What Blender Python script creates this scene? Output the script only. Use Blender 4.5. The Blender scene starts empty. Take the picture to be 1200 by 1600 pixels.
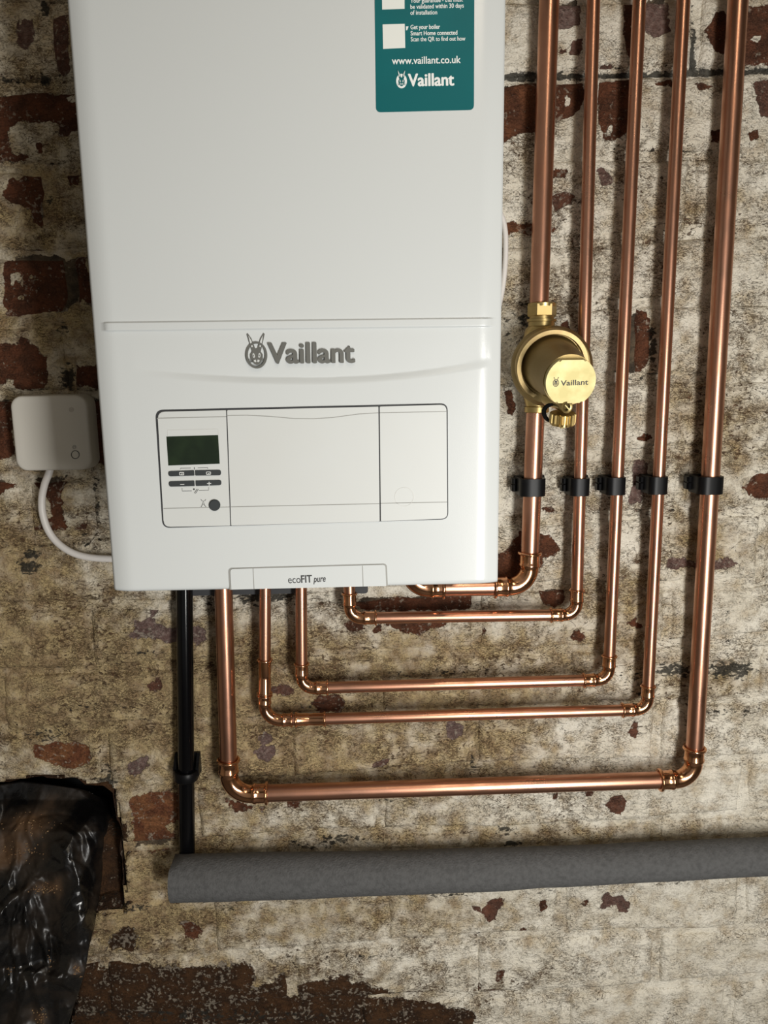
import bpy, bmesh, math, random
import numpy as np
from mathutils import Vector, Matrix

random.seed(7)
RNG = np.random.default_rng(11)
SC = bpy.context.scene
COL = SC.collection
ZC = 1.40                                   # camera height above the floor
# ------------------------------------------------------------------ camera
F_PX = 1202.0
CAM = Vector((0.0, -1.02517, ZC))
RT = Vector((0.99934704, -0.03349319, -0.01355345))
UP = Vector((0.01933973, 0.17899516, 0.98365985))
FW = Vector((0.03051991, 0.98327968, -0.17952604))
cam_d = bpy.data.cameras.new('camera')
cam = bpy.data.objects.new('camera', cam_d)
COL.objects.link(cam)
cam.matrix_world = Matrix(((RT.x, UP.x, -FW.x, CAM.x), (RT.y, UP.y, -FW.y, CAM.y), (RT.z, UP.z, -FW.z, CAM.z), (0, 0, 0, 1)))
cam_d.sensor_fit = 'HORIZONTAL'
cam_d.sensor_width = 36.0
cam_d.lens = 36.0 * F_PX / 1200.0
cam_d.clip_start = 0.02
SC.camera = cam
# ------------------------------------------------------------------ world, lamps, exposure
W = bpy.data.worlds.new('world')
SC.world = W
W.use_nodes = True
W.node_tree.nodes['Background'].inputs[0].default_value = (1.0, 0.98, 0.94, 1)
W.node_tree.nodes['Background'].inputs[1].default_value = 0.20


def lamp(name, kind, loc, target, energy, color, size, size_y=None):
    d = bpy.data.lights.new(name, kind)
    d.energy = energy
    d.color = color
    d.shape = 'DISK' if size_y is None else 'RECTANGLE'
    d.size = size
    if size_y:
        d.size_y = size_y
    o = bpy.data.objects.new(name, d)
    COL.objects.link(o)
    o.location = loc
    o.rotation_euler = (Vector(target) - Vector(loc)).to_track_quat('-Z', 'Y').to_euler()
    return o


lamp('upright_work_lamp', 'AREA', (0.49, -1.36, ZC - 0.42), (0.12, 0, ZC - 0.34), 18.0, (1.0, 0.98, 0.94), 0.18, 0.80)
lamp('ceiling_lamp', 'AREA', (0.35, -1.55, 2.44), (0.35, -1.3, 0), 7.0, (1.0, 0.86, 0.66), 0.16, 1.1)
VS = SC.view_settings
VS.view_transform = 'Standard'
VS.look = 'None'
VS.gamma = 1.0
VS.use_curve_mapping = False
VS.exposure = 0.0


# ------------------------------------------------------------------ helpers
def P(px, py, Y):
    """world point on the plane y = Y that the photograph shows at px, py"""
    d = RT * ((px - 600) / F_PX) + UP * ((800 - py) / F_PX) + FW
    return CAM + d * ((Y - CAM.y) / d.y)


def pix(x, y, z):
    """photograph pixels of world points (numpy)"""
    dx, dy, dz = x - CAM.x, y - CAM.y, z - CAM.z
    w = dx * FW.x + dy * FW.y + dz * FW.z
    return (600 + F_PX * (dx * RT.x + dy * RT.y + dz * RT.z) / w,
            800 - F_PX * (dx * UP.x + dy * UP.y + dz * UP.z) / w)


def srgb(r, g, b):
    f = lambda c: (c / 255 / 12.92) if c / 255 <= 0.04045 else ((c / 255 + 0.055) / 1.055) ** 2.4
    return (f(r), f(g), f(b), 1.0)


def empty(name, loc, label, cat, group=None):
    o = bpy.data.objects.new(name, None)
    COL.objects.link(o)
    o.empty_display_size = 0.02
    o.location = loc
    tag(o, label, cat, group)
    return o


def tag(o, label=None, cat=None, group=None, kind=None):
    if label: o['label'] = label
    if cat: o['category'] = cat
    if group: o['group'] = group
    if kind: o['kind'] = kind
    return o


def root_loc(o):
    v = Vector((0, 0, 0))
    while o:
        v += o.location
        o = o.parent
    return v


def link(name, me, mat=None, parent=None, origin=None, smooth=True, label=None):
    """me holds world coordinates; origin is moved to `origin` (world) or its centre"""
    if origin is None:
        n = len(me.vertices)
        a = np.empty(n * 3, np.float32)
        me.vertices.foreach_get('co', a)
        a = a.reshape(-1, 3)
        origin = Vector(((a.min(0) + a.max(0)) / 2).tolist())
    origin = Vector(origin)
    me.transform(Matrix.Translation(-origin))
    o = bpy.data.objects.new(name, me)
    COL.objects.link(o)
    if parent is not None:
        o.parent = parent
        o.location = origin - root_loc(parent)
    else:
        o.location = origin
    if mat is not None:
        me.materials.append(mat)
    if smooth:
        me.polygons.foreach_set('use_smooth', [True] * len(me.polygons))
    if label:
        o['label'] = label
    return o


def bm_obj(name, bm, mat=None, parent=None, origin=None, smooth=True, label=None, sharp=0.7):
    bmesh.ops.recalc_face_normals(bm, faces=bm.faces)
    if smooth and sharp:
        for e in bm.edges:
            if len(e.link_faces) == 2 and e.calc_face_angle(0) > sharp:
                e.smooth = False
    me = bpy.data.meshes.new(name)
    bm.to_mesh(me)
    bm.free()
    return link(name, me, mat, parent, origin, smooth, label)


def np_obj(name, verts, quads, mat, parent=None, origin=None, smooth=True, attrs=None, label=None):
    me = bpy.data.meshes.new(name)
    me.vertices.add(len(verts))
    me.vertices.foreach_set('co', np.asarray(verts, np.float32).ravel())
    nq = len(quads)
    me.loops.add(nq * 4)
    me.polygons.add(nq)
    me.loops.foreach_set('vertex_index', np.asarray(quads, np.int32).ravel())
    me.polygons.foreach_set('loop_start', np.arange(0, nq * 4, 4, dtype=np.int32))
    me.update(calc_edges=True)
    for k, v in (attrs or {}).items():
        a = me.attributes.new(k, 'FLOAT', 'POINT')
        a.data.foreach_set('value', np.asarray(v, np.float32))
    return link(name, me, mat, parent, origin, smooth, label)


def frame_for(d):
    d = d.normalized()
    a = Vector((0, -1, 0)) if abs(d.y) < 0.9 else Vector((1, 0, 0))
    u = (a - d * a.dot(d)).normalized()
    return u, d.cross(u)


def sweep(bm, pts, radii, seg=24, cap=True):
    """tube through pts with a radius at each of them"""
    rings = []
    u = None
    for i, p in enumerate(pts):
        d = (pts[min(i + 1, len(pts) - 1)] - pts[max(i - 1, 0)]).normalized()
        if u is None:
            u, _ = frame_for(d)
        else:
            u = (u - d * u.dot(d)).normalized()
        v = d.cross(u)
        r = radii[i] if hasattr(radii, '__len__') else radii
        rings.append([bm.verts.new(p + (u * math.cos(t) + v * math.sin(t)) * r) for t in (2 * math.pi * k / seg for k in range(seg))])
    for a, b in zip(rings, rings[1:]):
        for k in range(seg):
            bm.faces.new((a[k], a[(k + 1) % seg], b[(k + 1) % seg], b[k]))
    if cap:
        bm.faces.new(rings[0])
        bm.faces.new(rings[-1])


def lathe(bm, o, axis, prof, seg=48, cap=True):
    """prof: (distance along axis, radius)"""
    axis = axis.normalized()
    u, v = frame_for(axis)
    rings = []
    for s, r in prof:
        rings.append([bm.verts.new(o + axis * s + (u * math.cos(t) + v * math.sin(t)) * r) for t in (2 * math.pi * k / seg for k in range(seg))])
    for a, b in zip(rings, rings[1:]):
        for k in range(seg):
            bm.faces.new((a[k], a[(k + 1) % seg], b[(k + 1) % seg], b[k]))
    if cap:
        bm.faces.new(rings[0])
        bm.faces.new(rings[-1])


def ring_torus(bm, c, axis, R, r, seg=32, s2=10):
    prof = [(r * math.sin(t), R + r * math.cos(t)) for t in (2 * math.pi * k / s2 for k in range(s2 + 1))]
    lathe(bm, c, axis, prof, seg, cap=False)
    bmesh.ops.remove_doubles(bm, verts=bm.verts, dist=1e-6)


def poly_prism(bm, pts, depth):
    """pts: world points of a flat outline; extruded by vector depth"""
    a = [bm.verts.new(p) for p in pts]
    b = [bm.verts.new(p + depth) for p in pts]
    n = len(pts)
    bm.faces.new(a)
    bm.faces.new(b[::-1])
    for i in range(n):
        bm.faces.new((a[i], b[i], b[(i + 1) % n], a[(i + 1) % n]))


def rrect(x0, z0, x1, z1, r, n=6):
    """corner-rounded rectangle outline in the x,z plane; r may be 4 radii (bl, br, tr, tl)"""
    rs = r if hasattr(r, '__len__') else (r,) * 4
    out = []
    for (cx, cz, a0), rr in zip(((x0, z0, 180), (x1, z0, 270), (x1, z1, 0), (x0, z1, 90)), rs):
        sx = 1 if cx == x0 else -1
        sz = 1 if cz == z0 else -1
        for k in range(n + 1):
            a = math.radians(a0 + 90 * k / n)
            out.append((cx + sx * rr + rr * math.cos(a), cz + sz * rr + rr * math.sin(a)))
    return out


def plate(name, outline, y0, y1, mat, parent, bevel=0.0, label=None):
    """flat plate from an (x, z) outline between depths y0 (back) and y1 (front)"""
    bm = bmesh.new()
    poly_prism(bm, [Vector((x, y1, z)) for x, z in outline], Vector((0, y0 - y1, 0)))
    if bevel:
        ed = [e for e in bm.edges if all(abs(v.co.y - y1) < 1e-7 for v in e.verts)]
        bmesh.ops.bevel(bm, geom=ed, offset=bevel, segments=2, affect='EDGES', clamp_overlap=True)
    return bm_obj(name, bm, mat, parent, smooth=bevel > 0, label=label)


# ------------------------------------------------------------------ materials
MATS = {}


def pmat(name, color, rough=0.5, metal=0.0, spec=0.5, bump=None, vary=None, rough_vary=0.0, coat=0.0):
    """principled with noise variation of colour, roughness and fine relief"""
    m = bpy.data.materials.new(name)
    m.use_nodes = True
    nt = m.node_tree
    b = nt.nodes['Principled BSDF']
    b.inputs['Base Color'].default_value = color
    b.inputs['Roughness'].default_value = rough
    b.inputs['Metallic'].default_value = metal
    b.inputs['Specular IOR Level'].default_value = spec
    b.inputs['Coat Weight'].default_value = coat
    geo = nt.nodes.new('ShaderNodeNewGeometry')
    if vary:
        scale, amount, c2 = vary
        n = nt.nodes.new('ShaderNodeTexNoise')
        n.inputs['Scale'].default_value = scale
        n.inputs['Detail'].default_value = 5
        nt.links.new(geo.outputs['Position'], n.inputs['Vector'])
        r = nt.nodes.new('ShaderNodeMapRange')
        r.inputs['From Min'].default_value = 0.4
        r.inputs['From Max'].default_value = 0.7
        r.inputs['To Max'].default_value = amount
        nt.links.new(n.outputs['Fac'], r.inputs['Value'])
        mx = nt.nodes.new('ShaderNodeMix')
        mx.data_type = 'RGBA'
        mx.inputs[6].default_value = color
        mx.inputs[7].default_value = c2
        nt.links.new(r.outputs[0], mx.inputs[0])
        nt.links.new(mx.outputs[2], b.inputs['Base Color'])
        if rough_vary:
            r2 = nt.nodes.new('ShaderNodeMapRange')
            r2.inputs['From Min'].default_value = 0.3
            r2.inputs['From Max'].default_value = 0.7
            r2.inputs['To Min'].default_value = rough - rough_vary
            r2.inputs['To Max'].default_value = rough + rough_vary
            nt.links.new(n.outputs['Fac'], r2.inputs['Value'])
            nt.links.new(r2.outputs[0], b.inputs['Roughness'])
    if bump:
        scale, dist = bump
        n = nt.nodes.new('ShaderNodeTexNoise')
        n.inputs['Scale'].default_value = scale
        n.inputs['Detail'].default_value = 4
        nt.links.new(geo.outputs['Position'], n.inputs['Vector'])
        bp = nt.nodes.new('ShaderNodeBump')
        bp.inputs['Distance'].default_value = dist
        nt.links.new(n.outputs['Fac'], bp.inputs['Height'])
        nt.links.new(bp.outputs[0], b.inputs['Normal'])
    MATS[name] = m
    return m


M_WHITE = pmat('white_enamel', (0.615, 0.64, 0.637, 1), 0.22, spec=0.45, vary=(5, 0.10, (0.58, 0.60, 0.595, 1)), bump=(900, 0.00004))
M_FASCIA = pmat('white_fascia_plastic', (0.61, 0.63, 0.618, 1), 0.42, spec=0.4, vary=(9, 0.35, (0.58, 0.585, 0.56, 1)))
M_SEAM = pmat('grey_seam', (0.30, 0.30, 0.28, 1), 0.6)
M_SEAM2 = pmat('pale_seam', (0.58, 0.585, 0.56, 1), 0.5)
M_GAP = pmat('dark_gap', (0.03, 0.032, 0.035, 1), 0.6)
M_SCREEN = pmat('green_black_screen', (0.012, 0.020, 0.011, 1), 0.28, vary=(60, 0.8, (0.020, 0.034, 0.016, 1)), spec=0.3)
M_BTN = pmat('charcoal_button', (0.030, 0.035, 0.037, 1), 0.5)
M_PRINT = pmat('dark_print', (0.03, 0.03, 0.03, 1), 0.6)
M_PRINTW = pmat('white_print', (0.82, 0.84, 0.82, 1), 0.5)
M_BADGE = pmat('grey_badge_metal', (0.155, 0.155, 0.14, 1), 0.35, metal=0.25)
M_TEAL = pmat('teal_sticker', (0.0, 0.112, 0.122, 1), 0.42, vary=(18, 0.4, (0.0, 0.14, 0.15, 1)), spec=0.22)
M_QR = pmat('white_paper', (0.78, 0.80, 0.76, 1), 0.5)
M_COPPER = pmat('copper_tube', (0.57, 0.30, 0.20, 1), 0.31, metal=1.0, vary=(26, 0.75, (0.45, 0.215, 0.135, 1)), rough_vary=0.06, bump=(700, 0.00003))
M_COPPERF = pmat('polished_copper_fitting', (0.70, 0.36, 0.21, 1), 0.15, metal=1.0, vary=(70, 0.7, (0.66, 0.33, 0.14, 1)), rough_vary=0.03)
M_BRASS = pmat('brass', (0.50, 0.375, 0.16, 1), 0.36, metal=1.0, vary=(40, 0.6, (0.42, 0.29, 0.10, 1)), rough_vary=0.05)
M_BRASSM = pmat('matt_cast_brass', (0.30, 0.225, 0.10, 1), 0.5, metal=1.0, vary=(60, 0.7, (0.27, 0.19, 0.075, 1)), bump=(500, 0.0001))
M_BRASSR = pmat('dull_brass_rim', (0.46, 0.35, 0.17, 1), 0.52, metal=1.0, vary=(80, 0.7, (0.36, 0.25, 0.12, 1)), bump=(400, 0.0001))
M_BRASSF = pmat('bright_brass_face', (0.40, 0.345, 0.15, 1), 0.5, metal=0.5, vary=(45, 0.5, (0.80, 0.66, 0.36, 1)))
M_BLACK = pmat('black_plastic', (0.0035, 0.0035, 0.004, 1), 0.40, spec=0.2)
M_RUBBER = pmat('black_rubber', (0.004, 0.004, 0.004, 1), 0.85, spec=0.08)
M_BLACKP = pmat('glossy_black_pipe_plastic', (0.002, 0.002, 0.0025, 1), 0.15, spec=0.35)
M_GREYW = pmat('white_grey_hub_plastic', (0.60, 0.575, 0.52, 1), 0.45, vary=(20, 0.3, (0.56, 0.54, 0.48, 1)))
M_HUBB = pmat('grey_hub_back_plastic', (0.46, 0.43, 0.385, 1), 0.5)
M_CABLE = pmat('white_cable_sheath', (0.72, 0.69, 0.66, 1), 0.4)
M_FOAM = pmat('grey_foam', (0.105, 0.105, 0.105, 1), 0.85, spec=0.2, vary=(160, 0.55, (0.055, 0.055, 0.055, 1)), bump=(420, 0.0012))
M_FLOOR = pmat('concrete_floor', (0.16, 0.15, 0.14, 1), 0.8, vary=(4, 0.5, (0.10, 0.095, 0.09, 1)))
M_PLASTER = pmat('old_limewash', (0.42, 0.39, 0.33, 1), 0.85, vary=(5, 0.6, (0.26, 0.22, 0.17, 1)))
M_CEIL = pmat('ceiling_boards', (0.20, 0.16, 0.11, 1), 0.8, vary=(6, 0.5, (0.12, 0.09, 0.06, 1)))
M_DUST = pmat('brown_grit', (0.15, 0.075, 0.032, 1), 0.95, vary=(300, 0.8, (0.36, 0.25, 0.13, 1)))


def bag_material():
    m = bpy.data.materials.new('dusty_black_polythene')
    m.use_nodes = True
    nt = m.node_tree
    b = nt.nodes['Principled BSDF']
    b.inputs['Specular IOR Level'].default_value = 0.6
    geo = nt.nodes.new('ShaderNodeNewGeometry')
    n = nt.nodes.new('ShaderNodeTexNoise')
    n.inputs['Scale'].default_value = 22
    n.inputs['Detail'].default_value = 8
    nt.links.new(geo.outputs['Position'], n.inputs['Vector'])
    at = nt.nodes.new('ShaderNodeAttribute')
    at.attribute_name = 'dust'
    ad = nt.nodes.new('ShaderNodeMath')
    ad.operation = 'ADD'
    nt.links.new(n.outputs['Fac'], ad.inputs[0])
    nt.links.new(at.outputs['Fac'], ad.inputs[1])
    cr = nt.nodes.new('ShaderNodeValToRGB')
    e = cr.color_ramp.elements
    e[0].position = 0.52
    e[0].color = (0.0045, 0.0042, 0.0042, 1)
    e[1].position = 1.05
    e[1].color = (0.085, 0.042, 0.015, 1)
    e.new(0.72).color = (0.020, 0.013, 0.008, 1)
    nt.links.new(ad.outputs[0], cr.inputs[0])
    nt.links.new(cr.outputs[0], b.inputs['Base Color'])
    r = nt.nodes.new('ShaderNodeMapRange')
    r.inputs['From Min'].default_value = 0.45
    r.inputs['From Max'].default_value = 0.9
    r.inputs['To Min'].default_value = 0.22
    r.inputs['To Max'].default_value = 0.75
    nt.links.new(ad.outputs[0], r.inputs['Value'])
    nt.links.new(r.outputs[0], b.inputs['Roughness'])
    n2 = nt.nodes.new('ShaderNodeTexNoise')
    n2.inputs['Scale'].default_value = 55
    n2.inputs['Detail'].default_value = 3
    n2.inputs['Distortion'].default_value = 1.5
    nt.links.new(geo.outputs['Position'], n2.inputs['Vector'])
    bp = nt.nodes.new('ShaderNodeBump')
    bp.inputs['Distance'].default_value = 0.004
    bp.inputs['Strength'].default_value = 0.16
    nt.links.new(n2.outputs['Fac'], bp.inputs['Height'])
    nt.links.new(bp.outputs[0], b.inputs['Normal'])
    return m


M_BAG = bag_material()


def wall_material(name, mortar):
    """flaking limewash over brick (or mortar); the per-vertex attributes say where paint is gone, stained, grimy or darkened as painted shade"""
    m = bpy.data.materials.new(name)
    m.use_nodes = True
    nt = m.node_tree
    N, L = nt.nodes, nt.links
    b = N['Principled BSDF']
    b.inputs['Specular IOR Level'].default_value = 0.25
    b.inputs['Roughness'].default_value = 0.88
    geo = N.new('ShaderNodeNewGeometry')

    def noise(scale, detail=5, dist=0.0, sz=1.0, rough=0.55):
        mp = N.new('ShaderNodeMapping')
        mp.inputs['Scale'].default_value = (1, 1, sz)
        L.new(geo.outputs['Position'], mp.inputs['Vector'])
        n = N.new('ShaderNodeTexNoise')
        n.inputs['Scale'].default_value = scale
        n.inputs['Detail'].default_value = detail
        n.inputs['Distortion'].default_value = dist
        n.inputs['Roughness'].default_value = rough
        L.new(mp.outputs[0], n.inputs['Vector'])
        return n.outputs['Fac']

    def attr(k):
        a = N.new('ShaderNodeAttribute')
        a.attribute_name = k
        return a.outputs['Fac']

    def math_(op, a, c, clamp=False):
        n = N.new('ShaderNodeMath')
        n.operation = op
        n.use_clamp = clamp
        for i, s in enumerate((a, c)):
            if isinstance(s, (int, float)):
                n.inputs[i].default_value = s
            else:
                L.new(s, n.inputs[i])
        return n.outputs[0]

    def rng(s, a, c, lo=0.0, hi=1.0, smooth=True):
        n = N.new('ShaderNodeMapRange')
        n.interpolation_type = 'SMOOTHSTEP' if smooth else 'LINEAR'
        for k, v in zip(('From Min', 'From Max', 'To Min', 'To Max'), (a, c, lo, hi)):
            if isinstance(v, (int, float)):
                n.inputs[k].default_value = v
            else:
                L.new(v, n.inputs[k])
        L.new(s, n.inputs['Value'])
        return n.outputs[0]

    def mix(f, c1, c2):
        n = N.new('ShaderNodeMix')
        n.data_type = 'RGBA'
        for i, s in ((0, f), (6, c1), (7, c2)):
            if isinstance(s, (tuple, int, float)):
                n.inputs[i].default_value = s
            else:
                L.new(s, n.inputs[i])
        return n.outputs[2]

    nA = noise(48, 6)                 # patch edges
    nB = noise(190, 4)                # small ragged edges
    nC = noise(130, 6, 0.6, 1.6)      # chips
    nD = noise(16, 4)                 # broad mottling
    nE = noise(420, 3)                # grain
    nK = noise(165, 5, 0.9, 1.9)      # cracks
    nK2 = noise(46, 7, 0.8, 2.2)
    nG = noise(34, 6)
    nL = noise(9, 4, 0.3, 1.6)        # patchiness
    expose, stain_shade, grime_shade, chip, hue = (attr(k) for k in ('expose', 'stain_shade', 'grime_shade', 'chip', 'hue'))
    # bare brick where the field (centimetres inside a bare patch) plus ragged noise passes zero
    e = math_('ADD', expose, math_('MULTIPLY', math_('SUBTRACT', nA, 0.5), 1.5))
    e = math_('ADD', e, math_('MULTIPLY', math_('SUBTRACT', nB, 0.5), 0.9))
    bare = rng(e, -0.06, 0.06)
    # small pits and chips
    chipm = math_('MULTIPLY', chip, rng(nL, 0.36, 0.64, 0.25, 1.55), True)
    thr = math_('SUBTRACT', 0.80, math_('MULTIPLY', chipm, 0.21))
    pit = rng(math_('SUBTRACT', math_('ADD', nC, math_('MULTIPLY', math_('SUBTRACT', nB, 0.5), 0.35)), thr), -0.012, 0.03)
    # hairline crevices between crumbs of old paint
    cw = math_('ADD', 0.004, math_('MULTIPLY', chipm, 0.040))
    cr = math_('ABSOLUTE', math_('SUBTRACT', nK, 0.5), 0.0)
    crack = rng(math_('SUBTRACT', cw, cr), -0.004, 0.012)
    cr2 = math_('ABSOLUTE', math_('SUBTRACT', nK2, 0.5), 0.0)
    crack = math_('MAXIMUM', math_('MULTIPLY', crack, rng(nG, 0.40, 0.56)), rng(math_('SUBTRACT', math_('MULTIPLY', chipm, 0.011), cr2), -0.002, 0.003))
    # paint colour
    paint = mix(rng(nD, 0.35, 0.65), (0.70, 0.645, 0.53, 1), (0.80, 0.755, 0.65, 1))
    paint = mix(math_('MULTIPLY', rng(nG, 0.48, 0.66), 0.5), paint, (0.60, 0.51, 0.385, 1))
    st = rng(math_('ADD', stain_shade, math_('MULTIPLY', math_('SUBTRACT', nG, 0.5), 1.5)), 0.05, 0.95)
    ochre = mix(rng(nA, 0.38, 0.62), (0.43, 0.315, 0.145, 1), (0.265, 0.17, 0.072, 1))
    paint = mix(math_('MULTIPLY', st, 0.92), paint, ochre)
    paint = mix(math_('MULTIPLY', rng(nE, 0.45, 0.7), 0.25), paint, (0.36, 0.30, 0.22, 1))
    # brick colour, hue 0 red-brown, 1 orange, -1 grey purple
    red = mix(rng(nA, 0.35, 0.65), (0.125, 0.043, 0.020, 1), (0.062, 0.024, 0.012, 1))
    red = mix(math_('MULTIPLY', rng(nE, 0.45, 0.75), 0.4), red, (0.15, 0.065, 0.036, 1))
    red = mix(math_('MULTIPLY', rng(hue, 0.1, 0.9), rng(hue, 1.4, 1.1)), red, mix(rng(nA, 0.4, 0.6), (0.36, 0.165, 0.065, 1), (0.22, 0.075, 0.032, 1)))
    red = mix(rng(hue, -0.1, -0.9), red, mix(rng(nB, 0.35, 0.65), (0.135, 0.082, 0.070, 1), (0.20, 0.14, 0.122, 1)))
    brown = mix(rng(nG, 0.35, 0.65), (0.060, 0.027, 0.010, 1), (0.030, 0.014, 0.006, 1))
    red = mix(rng(hue, 1.1, 1.9), red, brown)
    if mortar:
        red = mix(rng(nA, 0.35, 0.65), (0.13, 0.095, 0.06, 1), (0.055, 0.042, 0.03, 1))
        red = mix(rng(hue, 1.1, 1.9), red, brown)
    dust = math_('MULTIPLY', rng(math_('ADD', math_('ADD', nB, math_('MULTIPLY', math_('SUBTRACT', nG, 0.5), 0.7)), math_('MULTIPLY', chip, 0.16)), 0.68, 0.80), 0.6)
    red = mix(dust, red, (0.40, 0.345, 0.27, 1))
    pitc = mix(rng(nG, 0.4, 0.6), (0.075, 0.045, 0.025, 1), (0.12, 0.055, 0.03, 1))
    col = mix(math_('MULTIPLY', pit, 0.88), paint, pitc)
    col = mix(math_('MULTIPLY', crack, 0.80), col, (0.09, 0.056, 0.028, 1))
    col = mix(bare, col, red)
    gr = rng(math_('ADD', grime_shade, math_('MULTIPLY', math_('SUBTRACT', nC, 0.5), 1.9)), 0.38, 0.62)
    col = mix(math_('MULTIPLY', gr, 0.92), col, mix(nB, (0.012, 0.012, 0.010, 1), (0.045, 0.042, 0.034, 1)))
    L.new(col, b.inputs['Base Color'])
    # relief: paint film thickness, crumbs, pits, cracks
    h = math_('MULTIPLY', math_('SUBTRACT', 1.0, bare), 0.42)
    h = math_('SUBTRACT', h, math_('MULTIPLY', pit, 0.32))
    h = math_('SUBTRACT', h, math_('MULTIPLY', crack, 0.30))
    h = math_('ADD', h, math_('MULTIPLY', nE, 0.40))
    h = math_('ADD', h, math_('MULTIPLY', nB, 0.75))
    h = math_('ADD', h, math_('MULTIPLY', nC, 0.9))
    bp = N.new('ShaderNodeBump')
    bp.inputs['Strength'].default_value = 1.0
    bp.inputs['Distance'].default_value = 0.0036
    L.new(h, bp.inputs['Height'])
    L.new(bp.outputs[0], b.inputs['Normal'])
    return m


M_WALL = wall_material('limewashed_brick', False)
M_MORTAR = wall_material('limewashed_mortar', True)


# ------------------------------------------------------------------ wall fields
def vnoise(x, y, seed):
    """smooth value noise in [-1, 1]"""
    xi, yi = np.floor(x).astype(np.int64), np.floor(y).astype(np.int64)
    fx, fy = x - xi, y - yi
    fx, fy = fx * fx * (3 - 2 * fx), fy * fy * (3 - 2 * fy)

    def h(a, c):
        n = (a * 374761393 + c * 668265263 + seed * 974634777) & 0xFFFFFFFF
        n = ((n ^ (n >> 13)) * 1274126177) & 0xFFFFFFFF
        return ((n ^ (n >> 16)) & 0xFFFF) / 32767.5 - 1
    return (h(xi, yi) * (1 - fx) + h(xi + 1, yi) * fx) * (1 - fy) + (h(xi, yi + 1) * (1 - fx) + h(xi + 1, yi + 1) * fx) * fy


def fbm(x, y, seed, octaves=4):
    s, a = 0, 0.5
    for k in range(octaves):
        s = s + a * vnoise(x * 2 ** k, y * 2 ** k, seed + k)
        a *= 0.5
    return s


def sdf(px, py, poly):
    """signed distance in photo pixels, positive inside"""
    q = np.asarray(poly, float)
    d = np.full(px.shape, 1e9)
    inside = np.zeros(px.shape, bool)
    n = len(q)
    for i in range(n):
        ax, ay = q[i]
        bx, by = q[(i + 1) % n]
        ex, ey = bx - ax, by - ay
        t = np.clip(((px - ax) * ex + (py - ay) * ey) / (ex * ex + ey * ey + 1e-9), 0, 1)
        d = np.minimum(d, (px - ax - t * ex) ** 2 + (py - ay - t * ey) ** 2)
        c = ((ay > py) != (by > py))
        with np.errstate(divide='ignore', invalid='ignore'):
            inside ^= c & (px < (bx - ax) * (py - ay) / (by - ay if by != ay else 1e-9) + ax)
    return np.where(inside, 1, -1) * np.sqrt(d)


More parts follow.
